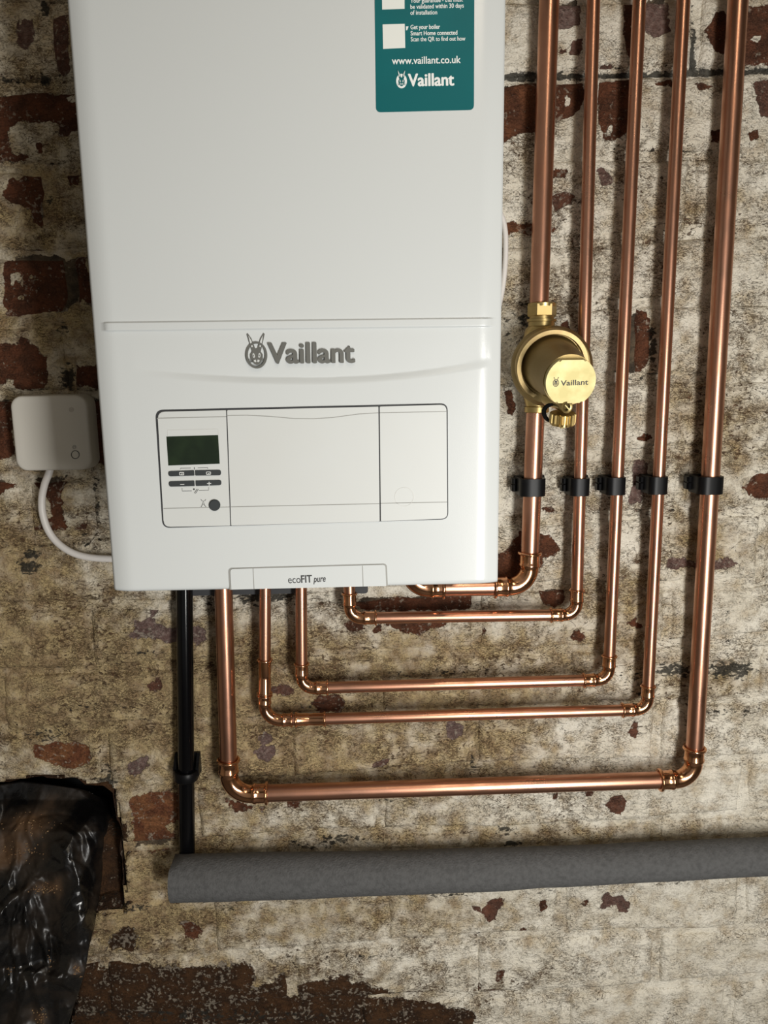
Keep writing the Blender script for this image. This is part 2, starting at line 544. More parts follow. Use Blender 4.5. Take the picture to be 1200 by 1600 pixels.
# patches of bare brick, outlined on the wall face as they are seen: (hue, outline)
BARE = [
    (0, [(-20, 138), (25, 143), (60, 143), (90, 146), (112, 140), (118, 160), (121, 205), (78, 190), (55, 191), (28, 189), (13, 206), (14, 225), (21, 241), (45, 243), (50, 249), (30, 251), (-20, 253)]),
    (0, [(57, 226), (66, 224), (68, 240), (60, 243)]),
    (-.3, [(93, 200), (110, 200), (112, 212), (97, 214)]),
    (-.6, [(25, 30), (52, 30), (54, 62), (38, 78), (24, 66)]),
    (-.4, [(80, 30), (104, 20), (110, 110), (96, 118), (82, 100)]),
    (0, [(18, 276), (30, 284), (45, 268), (66, 270), (69, 320), (70, 352), (62, 355), (52, 345), (48, 330), (30, 317), (12, 312), (4, 306), (5, 291)]),
    (0, [(102, 268), (122, 272), (125, 290), (108, 288)]),
    (0, [(9, 398), (25, 394), (55, 391), (80, 392), (105, 398), (131, 388), (150, 488), (140, 476), (126, 468), (114, 480), (112, 493), (60, 495), (10, 493), (4, 470), (7, 440), (4, 420)]),
    (0, [(-20, 537), (30, 538), (33, 529), (42, 530), (45, 537), (60, 541), (65, 552), (75, 555), (74, 580), (75, 600), (68, 609), (30, 609), (14, 597), (-20, 604)]),
    (0, [(120, 572), (155, 570), (158, 606), (116, 602)]),
    (0, [(-20, 620), (16, 618), (24, 700), (18, 715), (-20, 726)]),
    (0, [(135, 618), (170, 620), (175, 726), (148, 726)]),
    (0, [(-20, 744), (15, 744), (28, 752), (27, 762), (10, 766), (-2, 776), (-20, 778)]),
    (0, [(38, 742), (65, 739), (105, 739), (110, 745), (98, 758), (96, 775), (98, 785), (98, 808), (108, 822), (104, 832), (72, 828), (60, 828), (43, 832), (43, 825), (70, 820), (79, 808), (80, 790), (72, 775), (57, 760), (48, 755), (40, 760)]),
    (0, [(116, 827), (138, 818), (140, 827), (118, 830)]),
    (0, [(128, 737), (135, 740), (134, 748), (129, 746)]),
    (-.2, [(32, 770), (40, 770), (42, 780), (34, 780)]),
    (-.8, [(208, 985), (212, 968), (222, 972), (236, 966), (245, 975), (262, 982), (279, 983), (280, 1000), (265, 1008), (240, 998), (215, 1000), (203, 992)]),
    (-.8, [(228, 948), (244, 946), (246, 956), (240, 963)]),
    (-.8, [(300, 980), (314, 975), (322, 985), (320, 1000), (308, 1007), (300, 1000)]),
    (-.3, [(228, 1070), (250, 1060), (254, 1075), (236, 1080)]),
    (.1, [(556, 930), (590, 928), (622, 930), (650, 926), (690, 924), (735, 926), (742, 938), (733, 950), (690, 953), (640, 955), (565, 956), (554, 944)]),
    (.1, [(600, 972), (702, 972), (690, 980), (662, 988), (650, 994), (630, 988), (615, 981)]),
    (0, [(534, 972), (556, 970), (570, 982), (548, 984)]),
    (0, [(585, 978), (592, 978), (598, 990), (582, 988)]),
    (0, [(742, 985), (752, 980), (760, 988), (746, 1000)]),
    (.15, [(770, 872), (795, 860), (804, 840), (814, 830), (830, 832), (845, 836), (862, 838), (870, 850), (878, 858), (870, 867), (858, 870), (850, 872), (846, 890), (836, 900), (815, 905), (770, 912)]),
    (.1, [(842, 920), (870, 917), (883, 924), (880, 942), (868, 950), (852, 945), (845, 935)]),
    (-.1, [(893, 992), (903, 983), (914, 988), (914, 998), (903, 1003), (893, 1000)]),
    (-.4, [(420, 1075), (440, 1070), (462, 1076), (458, 1086), (432, 1086)]),
    (-.2, [(482, 1098), (500, 1086), (530, 1086), (540, 1100), (530, 1114), (500, 1112)]),
    (-.9, [(404, 1153), (414, 1143), (426, 1150), (424, 1162), (408, 1162)]),
    (-.9, [(397, 1176), (410, 1164), (428, 1166), (432, 1178), (420, 1192), (404, 1188)]),
    (.1, [(350, 1248), (385, 1256), (400, 1262), (375, 1270), (355, 1262)]),
    (.1, [(404, 1258), (416, 1260), (412, 1273), (404, 1268)]),
    (.1, [(445, 1250), (470, 1252), (466, 1264), (450, 1262)]),
    (-.9, [(698, 1130), (710, 1126), (724, 1136), (720, 1152), (706, 1156), (698, 1144)]),
    (-.5, [(577, 1195), (592, 1190), (611, 1184), (600, 1200), (590, 1208)]),
    (-.3, [(946, 1258), (957, 1243), (970, 1242), (980, 1252), (978, 1265), (968, 1275), (955, 1268)]),
    (-.3, [(980, 1146), (986, 1128), (995, 1127), (999, 1146), (990, 1154)]),
    (-.2, [(868, 1268), (878, 1266), (880, 1275), (871, 1277)]),
    (-.2, [(864, 1242), (872, 1242), (872, 1254), (866, 1254)]),
    (-.2, [(912, 1236), (928, 1236), (926, 1244), (916, 1243)]),
    (-.8, [(870, 2), (907, -10), (909, 40), (890, 42), (872, 46)]),
    (-.5, [(893, 65), (910, 60), (911, 86), (892, 86)]),
    (-.4, [(873, 74), (888, 75), (890, 85), (875, 86)]),
    (-.4, [(940, 102), (956, 100), (958, 106), (942, 108)]),
    (-.3, [(974, -10), (990, -10), (990, 95), (978, 90)]),
    (-.7, [(1004, -10), (1045, -10), (1048, 50), (1025, 60), (1006, 45)]),
    (-.1, [(1103, 45), (1120, 18), (1138, 25), (1136, 85), (1118, 82), (1108, 62)]),
    (-.2, [(1160, 12), (1230, 5), (1230, 102), (1158, 100)]),
    (.25, [(780, 128), (842, 128), (840, 205), (815, 206), (790, 222), (780, 222)]),
    (.15, [(864, 128), (908, 124), (914, 150), (905, 172), (885, 186), (864, 188)]),
    (.1, [(930, 128), (985, 121), (990, 205), (970, 214), (945, 219), (938, 200), (931, 172)]),
    (-.1, [(1020, 125), (1052, 122), (1052, 133), (1026, 135)]),
    (-.2, [(1086, 132), (1110, 130), (1112, 140), (1092, 141)]),
    (-.4, [(1176, 128), (1230, 122), (1230, 190), (1190, 182), (1184, 160)]),
    (-.1, [(1168, 206), (1185, 205), (1188, 222), (1170, 220)]),
    (-.1, [(1112, 206), (1130, 202), (1130, 226), (1112, 222)]),
    (-.6, [(930, 262), (944, 260), (956, 285), (942, 290)]),
    (-.3, [(862, 302), (905, 300), (892, 318), (868, 330)]),
    (.3, [(784, 346), (838, 350), (838, 366), (788, 366)]),
    (.1, [(858, 354), (874, 354), (872, 364), (856, 364)]),
    (.1, [(862, 262), (888, 264), (884, 276), (862, 276)]),
    (.15, [(976, 502), (990, 484), (1012, 486), (1019, 510), (1014, 560), (1000, 588), (974, 588)]),
    (0, [(788, 613), (797, 607), (803, 618), (806, 640), (797, 648), (792, 630)]),
    (-.1, [(872, 505), (884, 500), (888, 522), (874, 524)]),
    (-.1, [(994, 687), (1008, 676), (1020, 684), (1010, 692)]),
    (-.7, [(990, 720), (1003, 716), (1014, 730), (1012, 760), (1000, 785), (984, 790), (988, 750)]),
    (-.1, [(1170, 755), (1184, 738), (1230, 736), (1230, 775), (1185, 779), (1165, 771), (1158, 762)]),
    (-.2, [(846, 795), (856, 791), (869, 798), (857, 803)]),
    (-.6, [(1038, 872), (1055, 870), (1080, 875), (1112, 880), (1138, 870), (1151, 880), (1145, 888), (1110, 892), (1080, 886), (1055, 891), (1042, 886)]),
    (-.1, [(978, 976), (990, 966), (1006, 976), (996, 984)]),
    (-.3, [(736, 1416), (752, 1421), (764, 1408), (785, 1402), (790, 1412), (776, 1422), (774, 1436), (765, 1441), (754, 1430)]),
    (-.1, [(843, 1412), (851, 1406), (857, 1420), (846, 1425)]),
    (-.1, [(807, 1462), (814, 1450), (822, 1452), (823, 1462)]),
    (-.2, [(909, 1412), (917, 1404), (921, 1414)]),
    (-.5, [(937, 1421), (943, 1400), (951, 1394), (962, 1408), (958, 1416), (945, 1416)]),
    (-.5, [(958, 1402), (968, 1399), (986, 1410), (980, 1416), (981, 1427), (964, 1428), (963, 1415)]),
    (.1, [(757, 1549), (770, 1544), (796, 1553), (785, 1558), (765, 1557)]),
    (-.1, [(744, 1532), (749, 1532), (750, 1557), (744, 1557)]),
    (-.2, [(774, 1520), (788, 1517), (784, 1533), (776, 1532)]),
    (.1, [(282, 1442), (297, 1440), (313, 1448), (315, 1458), (302, 1470), (290, 1464)]),
    (2, [(120, 1505), (200, 1496), (260, 1510), (390, 1508), (394, 1530), (396, 1545), (410, 1542), (424, 1535), (440, 1520), (455, 1528), (455, 1545), (470, 1540), (500, 1532), (530, 1522), (560, 1535), (600, 1548), (680, 1560), (700, 1575), (740, 1582), (740, 1640), (80, 1640), (100, 1570), (120, 1545)]),
    (2, [(170, 1462), (200, 1448), (226, 1470), (210, 1484), (170, 1486)]),
    (2, [(125, 1280), (196, 1290), (200, 1424), (120, 1432)]),
    (.42, [(202, 1245), (232, 1238), (280, 1240), (283, 1278), (260, 1290), (280, 1320), (250, 1332), (205, 1330), (210, 1290)]),
    (.45, [(55, 1165), (100, 1160), (140, 1165), (142, 1190), (118, 1202), (80, 1196), (56, 1182)]),
    (-.8, [(200, 1190), (228, 1182), (232, 1200), (204, 1212)]),
]
# flakes of paint left inside bare patches
FLAKE = [
    [(16, 428), (32, 427), (40, 447), (36, 450), (25, 435), (17, 446)], [(27, 460), (38, 462), (38, 469), (28, 467)],
    [(40, 427), (48, 430), (62, 437), (50, 438)], [(113, 487), (125, 468), (139, 476), (142, 486), (128, 494), (114, 492)],
    [(10, 591), (24, 594), (22, 600), (12, 599)], [(1170, 58), (1190, 55), (1186, 68), (1178, 64)],
    [(883, 148), (890, 146), (892, 160), (884, 170)], [(950, 195), (958, 192), (956, 210), (948, 212)],
    [(80, 145), (88, 144), (88, 150), (82, 151)], [(95, 148), (112, 150), (113, 160), (104, 156)],
    [(62, 778), (70, 776), (78, 800), (66, 812), (60, 800)], ]
# (x, y, rx, ry, amount) soft areas in photo pixels
STAIN_SHADE = [(430, 1060, 430, 60, .4), (330, 1160, 260, 40, .35), (120, 1090, 260, 55, .75), (60, 1010, 120, 40, .35), (660, 1020, 260, 42, .7), (640, 1092, 240, 22, .8), (560, 1190, 200, 45, .75), (430, 1150, 120, 60, .6),  # bands above the level pipes paint in their shadow along with real stain
         (760, 1150, 80, 45, .8), (1130, 680, 70, 70, .5), (1085, 830, 50, 40, .55), (990, 930, 40, 40, .55), (1130, 860, 60, 25, .5), (1110, 1065, 60, 26, .6), (210, 1390, 70, 60, .6), (560, 1430, 240, 34, .5),
         (220, 1440, 120, 45, .6), (760, 1308, 420, 20, .6), (50, 330, 70, 60, .45), (60, 510, 90, 30, .4), (20, 870, 70, 60, .5), (100, 950, 120, 40, .3), (820, 450, 40, 60, .35), (900, 940, 120, 50, .35),
         (900, 760, 60, 80, .25), (1020, 340, 80, 60, .25), (1130, 330, 80, 60, .2), (300, 1270, 120, 70, .4), (650, 1260, 70, 25, .45), (340, 1020, 120, 50, .4), (620, 1415, 80, 30, .3), (470, 1550, 200, 60, .4), (1090, 640, 50, 120, .35), (990, 1000, 60, 50, .3)]
CHIP = [(380, 1560, 330, 45, .75), (185, 1472, 70, 28, .8), (400, 1000, 300, 90, .55), (900, 300, 150, 120, .4), (1100, 400, 130, 200, .45), (1110, 640, 120, 120, .75), (950, 850, 160, 120, .55), (150, 1000, 180, 160, .55), (560, 1180, 200, 60, .7), (300, 1250, 200, 100, .45),
        (1050, 1080, 160, 60, .55), (700, 1060, 250, 60, .55), (60, 900, 100, 120, .5), (60, 260, 100, 320, .5), (380, 1480, 300, 60, .5), (660, 1530, 120, 40, .9), (130, 1140, 150, 40, .8), (840, 1270, 120, 40, .5), (430, 1290, 200, 30, .4),
        (330, 1520, 230, 60, .5), (800, 1530, 100, 30, .45), (840, 480, 60, 80, .5), (860, 330, 60, 60, .8), (820, 225, 40, 30, .8), (970, 240, 60, 30, .6)]
GRIME_SHADE = [(1055, 1046, 40, 13, .75), (1140, 1046, 45, 15, .8), (1000, 1060, 30, 22, .45), (1010, 1078, 24, 14, .55), (60, 1148, 60, 10, .5), (70, 1154, 18, 10, .5), (50, 865, 18, 10, .75), (45, 885, 18, 12, .85), (35, 870, 12, 10, .4),  # the ellipses at far left paint the dark of a small hole
         (105, 590, 10, 22, .9), (96, 512, 10, 9, .7), (68, 12, 8, 14, .8), (68, 122, 10, 9, .9), (30, 127, 12, 6, .6), (6, 126, 14, 5, .7), (88, 118, 8, 6, .6), (75, 312, 5, 14, .55), (148, 765, 8, 22, .6), (152, 795, 7, 20, .6),
         (135, 852, 40, 14, .4), (340, 930, 30, 16, .7), (440, 932, 40, 12, .7), (400, 935, 40, 14, .8), (135, 838, 14, 5, .5), (1020, 540, 6, 40, .8), (1000, 590, 24, 4, .7), (820, 500, 16, 16, .6), (792, 520, 8, 30, .5),  # includes painted mortar shadow, nut shadow over dirt, and dark spots under the casing
         (1085, 60, 4, 50, .7), (540, 1312, 60, 8, .45), (525, 1306, 30, 6, .4), (470, 1322, 40, 6, .5), (520, 1318, 40, 8, .55), (790, 1300, 18, 7, .7), (800, 1318, 14, 5, .9), (740, 1190, 6, 26, .55), (1030, 1145, 5, 22, .35),
         (600, 1250, 24, 6, .5), (165, 1245, 16, 40, .9), (60, 1560, 90, 30, .25), (450, 1510, 24, 14, .35), (330, 1590, 300, 12, .45), (700, 1398, 60, 5, .5), (850, 1394, 30, 5, .45), (1050, 1378, 50, 4, .5), (210, 1418, 30, 6, .6),
         (1140, 1112, 60, 8, .45), (480, 1100, 30, 14, .4), (150, 1105, 120, 9, .3), (720, 1050, 90, 8, .4), (640, 1056, 60, 8, .4), (360, 1420, 30, 5, .5), (570, 1494, 60, 5, .45), (1055, 800, 40, 8, .3), (1050, 826, 30, 10, .3), (230, 1020, 40, 5, .5), (160, 1020, 30, 4, .4),  # the two bands just over the middle pipe are its painted shadow
         (1140, 955, 14, 12, .35), (1120, 1003, 30, 4, .35), (40, 1595, 120, 30, .3)]
BLACKJOINT = [[(780, 116), (1000, 110), (1090, 106), (1240, 104), (1240, 113), (1000, 117), (960, 120), (800, 123), (780, 122)], [(1085, 40), (1088, 40), (1092, 106), (1082, 106)]]
HOLE = [(-60, 1232), (20, 1223), (65, 1214), (120, 1220), (132, 1228), (160, 1229), (176, 1240), (184, 1290), (190, 1340), (192, 1420), (150, 1426), (138, 1432), (118, 1540), (100, 1640), (-60, 1640)]


def fields(x, z):
    px, py = pix(x, np.zeros_like(x), z + ZC)
    ex = np.full(px.shape, -4.0)
    hue = np.zeros(px.shape)
    for h, poly in BARE:
        q = np.asarray(poly)
        bb = (px > q[:, 0].min() - 60) & (px < q[:, 0].max() + 60) & (py > q[:, 1].min() - 60) & (py < q[:, 1].max() + 60)
        if bb.any():
            d = sdf(px[bb], py[bb], poly) / (12.0 if h < 2 else 26.0)
            sel = np.where(bb)
            better = d > ex[sel]
            hue[sel] = np.where(better, h, hue[sel])
            ex[sel] = np.maximum(ex[sel], d)
    for poly in FLAKE:
        q = np.asarray(poly)
        bb = (px > q[:, 0].min() - 30) & (px < q[:, 0].max() + 30) & (py > q[:, 1].min() - 30) & (py < q[:, 1].max() + 30)
        if bb.any():
            ex[np.where(bb)] = np.minimum(ex[np.where(bb)], -sdf(px[bb], py[bb], poly) / 8.0)
    out = {'expose': np.clip(ex, -1.6, 1.3), 'hue': hue}
    for k, lst, base in (('stain_shade', STAIN_SHADE, 0.19), ('chip', CHIP, 0.15), ('grime_shade', GRIME_SHADE, 0.0)):
        v = np.full(px.shape, base)
        for cx, cy, rx, ry, a in lst:
            g = np.exp(-(((px - cx) / rx) ** 2 + ((py - cy) / ry) ** 2) * (0.7 if k != 'grime_shade' else 0.8)) * a
            v = np.maximum(v, g) if k == 'grime_shade' else v + g * (1 - v)
        out[k] = v
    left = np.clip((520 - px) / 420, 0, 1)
    out['stain_shade'] = np.clip(out['stain_shade'] + left * 0.34, 0, 1)
    for poly in BLACKJOINT:
        out['grime_shade'] = np.maximum(out['grime_shade'], np.clip(0.55 + sdf(px, py, poly) / 5, 0, 1.2))
    return px, py, out


JZ = [.543, .449, .355, .264, .166, .078, -.014, -.114, -.204, -.300, -.388, -.481, -.568, -.664, -.752, -.850, -.945, -1.04, -1.13]
PERP = [[.29, .56, .02, -.25, -.5], [.425, .158, -.11, -.366], [.30, .565, .03, -.23], [.43, .17, -.10, -.382], [.30, .56, .03, -.362], [.245, .36, .62, -.02, -.374], [.30, .57, .03, -.30],
        [.44, .17, -.10, -.361, -.447], [.559, .29, .02, -.25, -.51], [.43, .16, -.11, -.38], [.563, .29, .02, -.25, -.51], [.424, .156, -.11, -.37], [.56, .29, .02, -.25], [.43, .16, -.11, -.38],
        [.569, .292, .023, -.235, -.50], [.442, .160, -.12, -.40], [.562, .304, -.018, -.343], [.44, .16, -.12, -.40]]
X0, X1 = -0.78, 0.86


def jz(k, x):
    return JZ[k] + 0.018 * (x - 0.25) + 0.004 * np.sin(x * 9 + k * 2.1)


def warp(x, z):
    return x + 0.0035 * fbm(x * 28, z * 28, 5), z + 0.003 * fbm(x * 26, z * 26, 9)


def face_y(x, z, edge, f):
    """front of a brick: lumpy, rounded at its arrises, a little set back where paint is gone"""
    bare = np.clip(f['expose'] * 1.5 + 0.5, 0, 1)
    y = -0.0005 + 0.0035 * fbm(x * 14, z * 14, 21) + 0.0022 * fbm(x * 60, z * 60, 31) + 0.0012 * bare
    return y + 0.0085 * np.clip(1 - edge / 0.0085, 0, 1) ** 2


wall = None


def grid_quads(nx, nz, keep=None):
    i = np.arange(nx * nz).reshape(nz, nx)
    q = np.stack([i[:-1, :-1], i[:-1, 1:], i[1:, 1:], i[1:, :-1]], -1).reshape(-1, 4)
    return q if keep is None else q[keep[q].all(1)]


def compact(v, q, attrs):
    used = np.unique(q)
    m = np.full(len(v), -1)
    m[used] = np.arange(len(used))
    return v[used], m[q], {k: a[used] for k, a in attrs.items()}


def build_wall():
    global wall
    st = 0.005
    xs, zs = np.arange(X0, X1 + st, st), np.arange(-1.14, 0.545, st)
    gx, gz = np.meshgrid(xs, zs)
    x, z = gx.ravel(), gz.ravel()
    px, py, f = fields(x, z)
    inh = sdf(px, py, HOLE) > 0
    bj = np.clip(f['grime_shade'] - 0.55, 0, 1)
    y = 0.0048 + 0.0042 * fbm(x * 40, z * 40, 77) + 0.014 * bj
    f['expose'] = np.minimum(f['expose'] - 0.55, 0.6)
    v = np.stack([x, y, z + ZC], 1)
    q = grid_quads(len(xs), len(zs), ~inh)
    v, q, f = compact(v, q, f)
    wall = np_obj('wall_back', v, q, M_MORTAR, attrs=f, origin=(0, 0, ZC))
    wall['kind'] = 'structure'
    nb = 0
    for k in range(len(JZ) - 1):
        ps = sorted([p for p in PERP[k] if X0 < p < X1])
        xsj = ps[:]
        while xsj[0] - 0.267 > X0: xsj.insert(0, xsj[0] - 0.267)
        while xsj[-1] + 0.267 < X1: xsj.append(xsj[-1] + 0.267)
        xsj = [max(X0 - .02, xsj[0] - .267)] + xsj + [min(X1 + .02, xsj[-1] + .267)]
        for a, c in zip(xsj, xsj[1:]):
            if c - a < 0.05: continue
            xm = (a + c) / 2
            zt, zb = jz(k, xm), jz(k + 1, xm)
            # bricks wholly behind the boiler are never seen
            if a > -0.225 and c < 0.115 and zb > -0.13: continue
            make_brick(a + 0.005, c - 0.005, k)
            nb += 1
    return nb


def make_brick(xa, xb, k):
    st = 0.0042
    nx, nz = max(4, int((xb - xa) / st)), 20
    u, w = np.meshgrid(np.linspace(0, 1, nx), np.linspace(0, 1, nz))
    u, w = u.ravel(), w.ravel()
    x = xa + (xb - xa) * u
    zt, zb = jz(k, x) - 0.0045, jz(k + 1, x) + 0.0045
    z = zb + (zt - zb) * w
    edge = np.minimum(np.minimum(x - xa, xb - x), np.minimum(zt - z, z - zb))
    x, z = warp(x, z)
    px, py, f = fields(x, z)
    inh = sdf(px, py, HOLE) > -4
    if inh.all(): return
    y = face_y(x, z, edge, f)
    f['grime_shade'] = np.maximum(f['grime_shade'], 0.40 * np.exp(-np.maximum(z - zb - 0.001, 0) / 0.0035) + 0.12 * np.exp(-edge / 0.004))  # joint shading painted along the lower edge and rim of each brick
    f['chip'] = np.clip(f['chip'] + 0.25 * np.exp(-edge / 0.006), 0, 1)
    n = nx * nz
    v = np.stack([x, y, z + ZC], 1)
    q = grid_quads(nx, nz, ~inh)
    if len(q) == 0: return
    # skirt from every open edge back into the wall
    ed = {}
    for a, b_, c, d in q:
        for e in ((a, b_), (b_, c), (c, d), (d, a)):
            s = (min(e), max(e))
            ed[s] = None if s in ed else e
    border = [e for e in ed.values() if e]
    bv = sorted({i for e in border for i in e})
    m = {i: n + j for j, i in enumerate(bv)}
    back = v[bv].copy()
    back[:, 1] = 0.03
    v = np.concatenate([v, back])
    f = {kk: np.concatenate([a_, a_[bv]]) for kk, a_ in f.items()}
    q = np.concatenate([q, np.array([(b_, a, m[a], m[b_]) for a, b_ in border])])
    v, q, f = compact(v, q, f)
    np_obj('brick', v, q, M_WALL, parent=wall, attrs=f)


N_BRICK = build_wall()


# ------------------------------------------------------------------ rest of the room shell
def struct_box(name, lo, hi, mat):
    bm = bmesh.new()
    bmesh.ops.create_cube(bm, size=1)
    for vtx in bm.verts:
        vtx.co = Vector([(lo[i] + hi[i]) / 2 + vtx.co[i] * (hi[i] - lo[i]) for i in range(3)])
    o = bm_obj(name, bm, mat, smooth=False)
    o['kind'] = 'structure'
    return o


RX0, RX1, RY, RH = -1.5, 1.9, -2.6, 2.5
struct_box('floor', (RX0, RY, -0.1), (RX1, 0.3, 0.0), M_FLOOR)
struct_box('ceiling', (RX0, RY, RH), (RX1, 0.3, RH + 0.1), M_CEIL)
struct_box('wall_left', (RX0 - 0.1, RY, 0), (RX0, 0.3, RH), M_PLASTER)
struct_box('wall_right', (RX1, RY, 0), (RX1 + 0.1, 0.3, RH), M_PLASTER)
# plain continuation of the brick wall round the part that is built brick by brick
for lo, hi in (((RX0, .012, 0), (X0 + .002, .3, RH)), ((X1 - .002, .012, 0), (RX1, .3, RH)), ((X0, .012, ZC + .54), (X1, .3, RH)), ((X0, .012, 0), (X1, .3, ZC - 1.135))):
    o = struct_box('wall_back_margin', lo, hi, M_PLASTER)
    o.parent = wall
    o.location = o.location - wall.location


def build_hole():
    """ragged reveal of the hole, shade painted in by depth, and a dark plate behind"""
    pts = []
    n = len(HOLE)
    for i in range(n):
        a, c = HOLE[i], HOLE[(i + 1) % n]
        s = max(1, int(math.hypot(c[0] - a[0], c[1] - a[1]) / 8))
        for t in range(s):
            pts.append((a[0] + (c[0] - a[0]) * t / s, a[1] + (c[1] - a[1]) * t / s))
    pts = np.array(pts)
    rows = []
    for dep in np.linspace(0.004, 0.17, 12):
        g = []
        for j, (x, y) in enumerate(pts):
            p = P(x, y, 0)
            w = 0.006 * float(fbm(np.array([j * .35]), np.array([dep * 60]), 3)[0])
            g.append((p.x + w, dep, p.z + w + (0.012 if dep > .01 else 0.0)))
        rows.append(g)
    v = np.array(rows).reshape(-1, 3)
    m = len(pts)
    q = [(r * m + i, r * m + (i + 1) % m, (r + 1) * m + (i + 1) % m, (r + 1) * m + i) for r in range(len(rows) - 1) for i in range(m)]
    px, py, f = fields(v[:, 0], v[:, 2] - ZC)
    f['expose'][:] = 0.9
    f['grime_shade'] = np.clip(v[:, 1] * 6 + 0.1, 0, 0.75)  # shade of the recess put into the colour, darker with depth
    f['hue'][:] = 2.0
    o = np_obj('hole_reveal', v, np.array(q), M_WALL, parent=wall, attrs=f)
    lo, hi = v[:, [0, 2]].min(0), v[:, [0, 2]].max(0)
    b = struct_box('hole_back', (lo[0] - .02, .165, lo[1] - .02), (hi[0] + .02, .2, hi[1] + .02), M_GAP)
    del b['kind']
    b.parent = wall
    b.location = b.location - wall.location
    # the broken brick set back at the right of the hole
    xs, ys = np.linspace(126, 189, 22), np.linspace(1296, 1424, 40)
    gx, gy = np.meshgrid(xs, ys)
    pv = np.array([P(a, c, 0.028) for a, c in zip(gx.ravel(), gy.ravel())])
    pv[:, 1] += 0.006 * fbm(pv[:, 0] * 50, pv[:, 2] * 50, 51) + 0.02 * np.clip((1312 - gy.ravel()) / 16, 0, 1) ** 2
    px, py, f = fields(pv[:, 0], pv[:, 2] - ZC)
    f['expose'][:] = 0.75
    f['hue'][:] = 2.0
    f['chip'][:] = 0.25
    f['grime_shade'] = np.clip((1320 - gy.ravel()) / 60, 0, .6)  # darkens towards the top of this brick
    nv = len(pv)
    back = pv.copy()
    back[:, 1] = 0.12
    q = grid_quads(22, 40)[:, ::-1]
    idx = np.arange(nv).reshape(40, 22)
    loop = list(idx[0]) + list(idx[1:, -1]) + list(idx[-1, -2::-1]) + list(idx[-2:0:-1, 0])
    sk = [(loop[i], loop[(i + 1) % len(loop)], loop[(i + 1) % len(loop)] + nv, loop[i] + nv) for i in range(len(loop))]
    v, q, f = compact(np.concatenate([pv, back]), np.concatenate([q, np.array(sk)]), {k_: np.concatenate([a_, a_]) for k_, a_ in f.items()})
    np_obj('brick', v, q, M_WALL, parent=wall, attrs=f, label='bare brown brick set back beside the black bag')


build_hole()


# ------------------------------------------------------------------ lettering and the rabbit badge
def text_mesh(string, p0, p1, height, depth, name, mat, parent, weight=0.0, shear=0.0, normal=Vector((0, -1, 0)), upv=Vector((0, 0, 1)), label=None):
    """flat lettering from p0 to p1 (world) along its base line; height is that of a capital"""
    cu = bpy.data.curves.new(name, 'FONT')
    cu.body = string
    cu.size = 1.0
    cu.shear = shear
    cu.resolution_u = 4
    ob = bpy.data.objects.new(name + '_curve', cu)
    COL.objects.link(ob)
    dg = bpy.context.evaluated_depsgraph_get()
    me = bpy.data.meshes.new_from_object(ob.evaluated_get(dg))
    bpy.data.objects.remove(ob)
    bpy.data.curves.remove(cu)
    n = len(me.vertices)
    a = np.empty(n * 3, np.float32)
    me.vertices.foreach_get('co', a)
    a = a.reshape(-1, 3)
    x0, x1 = a[:, 0].min(), a[:, 0].max()
    u = (p1 - p0)
    w = u.length
    u = u / w
    vv = (upv - u * upv.dot(u)).normalized()
    sx, sy = w / (x1 - x0), height / 0.70
    nrm = u.cross(vv)
    if nrm.dot(normal) < 0: nrm = -nrm
    out = np.array([(p0 + u * float((c[0] - x0) * sx) + vv * float(c[1] * sy)) for c in a])
    me.vertices.foreach_set('co', out.astype(np.float32).ravel())
    me.update()
    bm = bmesh.new()
    bm.from_mesh(me)
    bpy.data.meshes.remove(me)
    src = bm.faces[:]
    layers = [(src, depth)]
    if weight:
        em = sy * weight
        for i, (du, dv) in enumerate(((-1, 0), (1, 0), (0, .7), (0, -.7), (.7, .5), (-.7, .5), (.7, -.5), (-.7, -.5))):
            g = bmesh.ops.duplicate(bm, geom=src)['geom']
            for e in g:
                if isinstance(e, bmesh.types.BMVert): e.co += u * (du * em) + vv * (dv * em)
            layers.append(([e for e in g if isinstance(e, bmesh.types.BMFace)], depth - (i + 1) * 1.2e-5))
    for fs, dp in layers:
        r = bmesh.ops.extrude_face_region(bm, geom=fs)
        for e in r['geom']:
            if isinstance(e, bmesh.types.BMVert):
                e.co += nrm * dp
    return bm_obj(name, bm, mat, parent, smooth=False, label=label)


RABBIT = {   # unit badge: the ring spans -0.5..0.5 in width, -0.62..0.62 in height
    'head': [(-.20, .12), (-.25, .30), (-.33, .58), (-.42, .92), (-.36, .96), (-.20, .72), (-.09, .38), (-.05, .26), (.05, .26), (.09, .38), (.20, .72), (.36, .96), (.42, .92), (.33, .58), (.25, .30), (.20, .12),
             (.29, -.02), (.28, -.18), (.19, -.28), (.19, -.36), (.10, -.46), (0, -.49), (-.10, -.46), (-.19, -.36), (-.19, -.28), (-.28, -.18), (-.29, -.02)],
    'ear_in': [(.155, .34), (.20, .60), (.335, .86), (.29, .60), (.21, .32)],
    'eye': [(.07, -.10), (.10, .02), (.16, .06), (.185, -.02), (.17, -.13), (.11, -.17)],
    'pupil': [(.11, -.10), (.12, -.03), (.155, -.02), (.15, -.10)],
    'cheek': [(.05, -.24), (.13, -.27), (.13, -.32), (.06, -.37), (.02, -.33)],
}


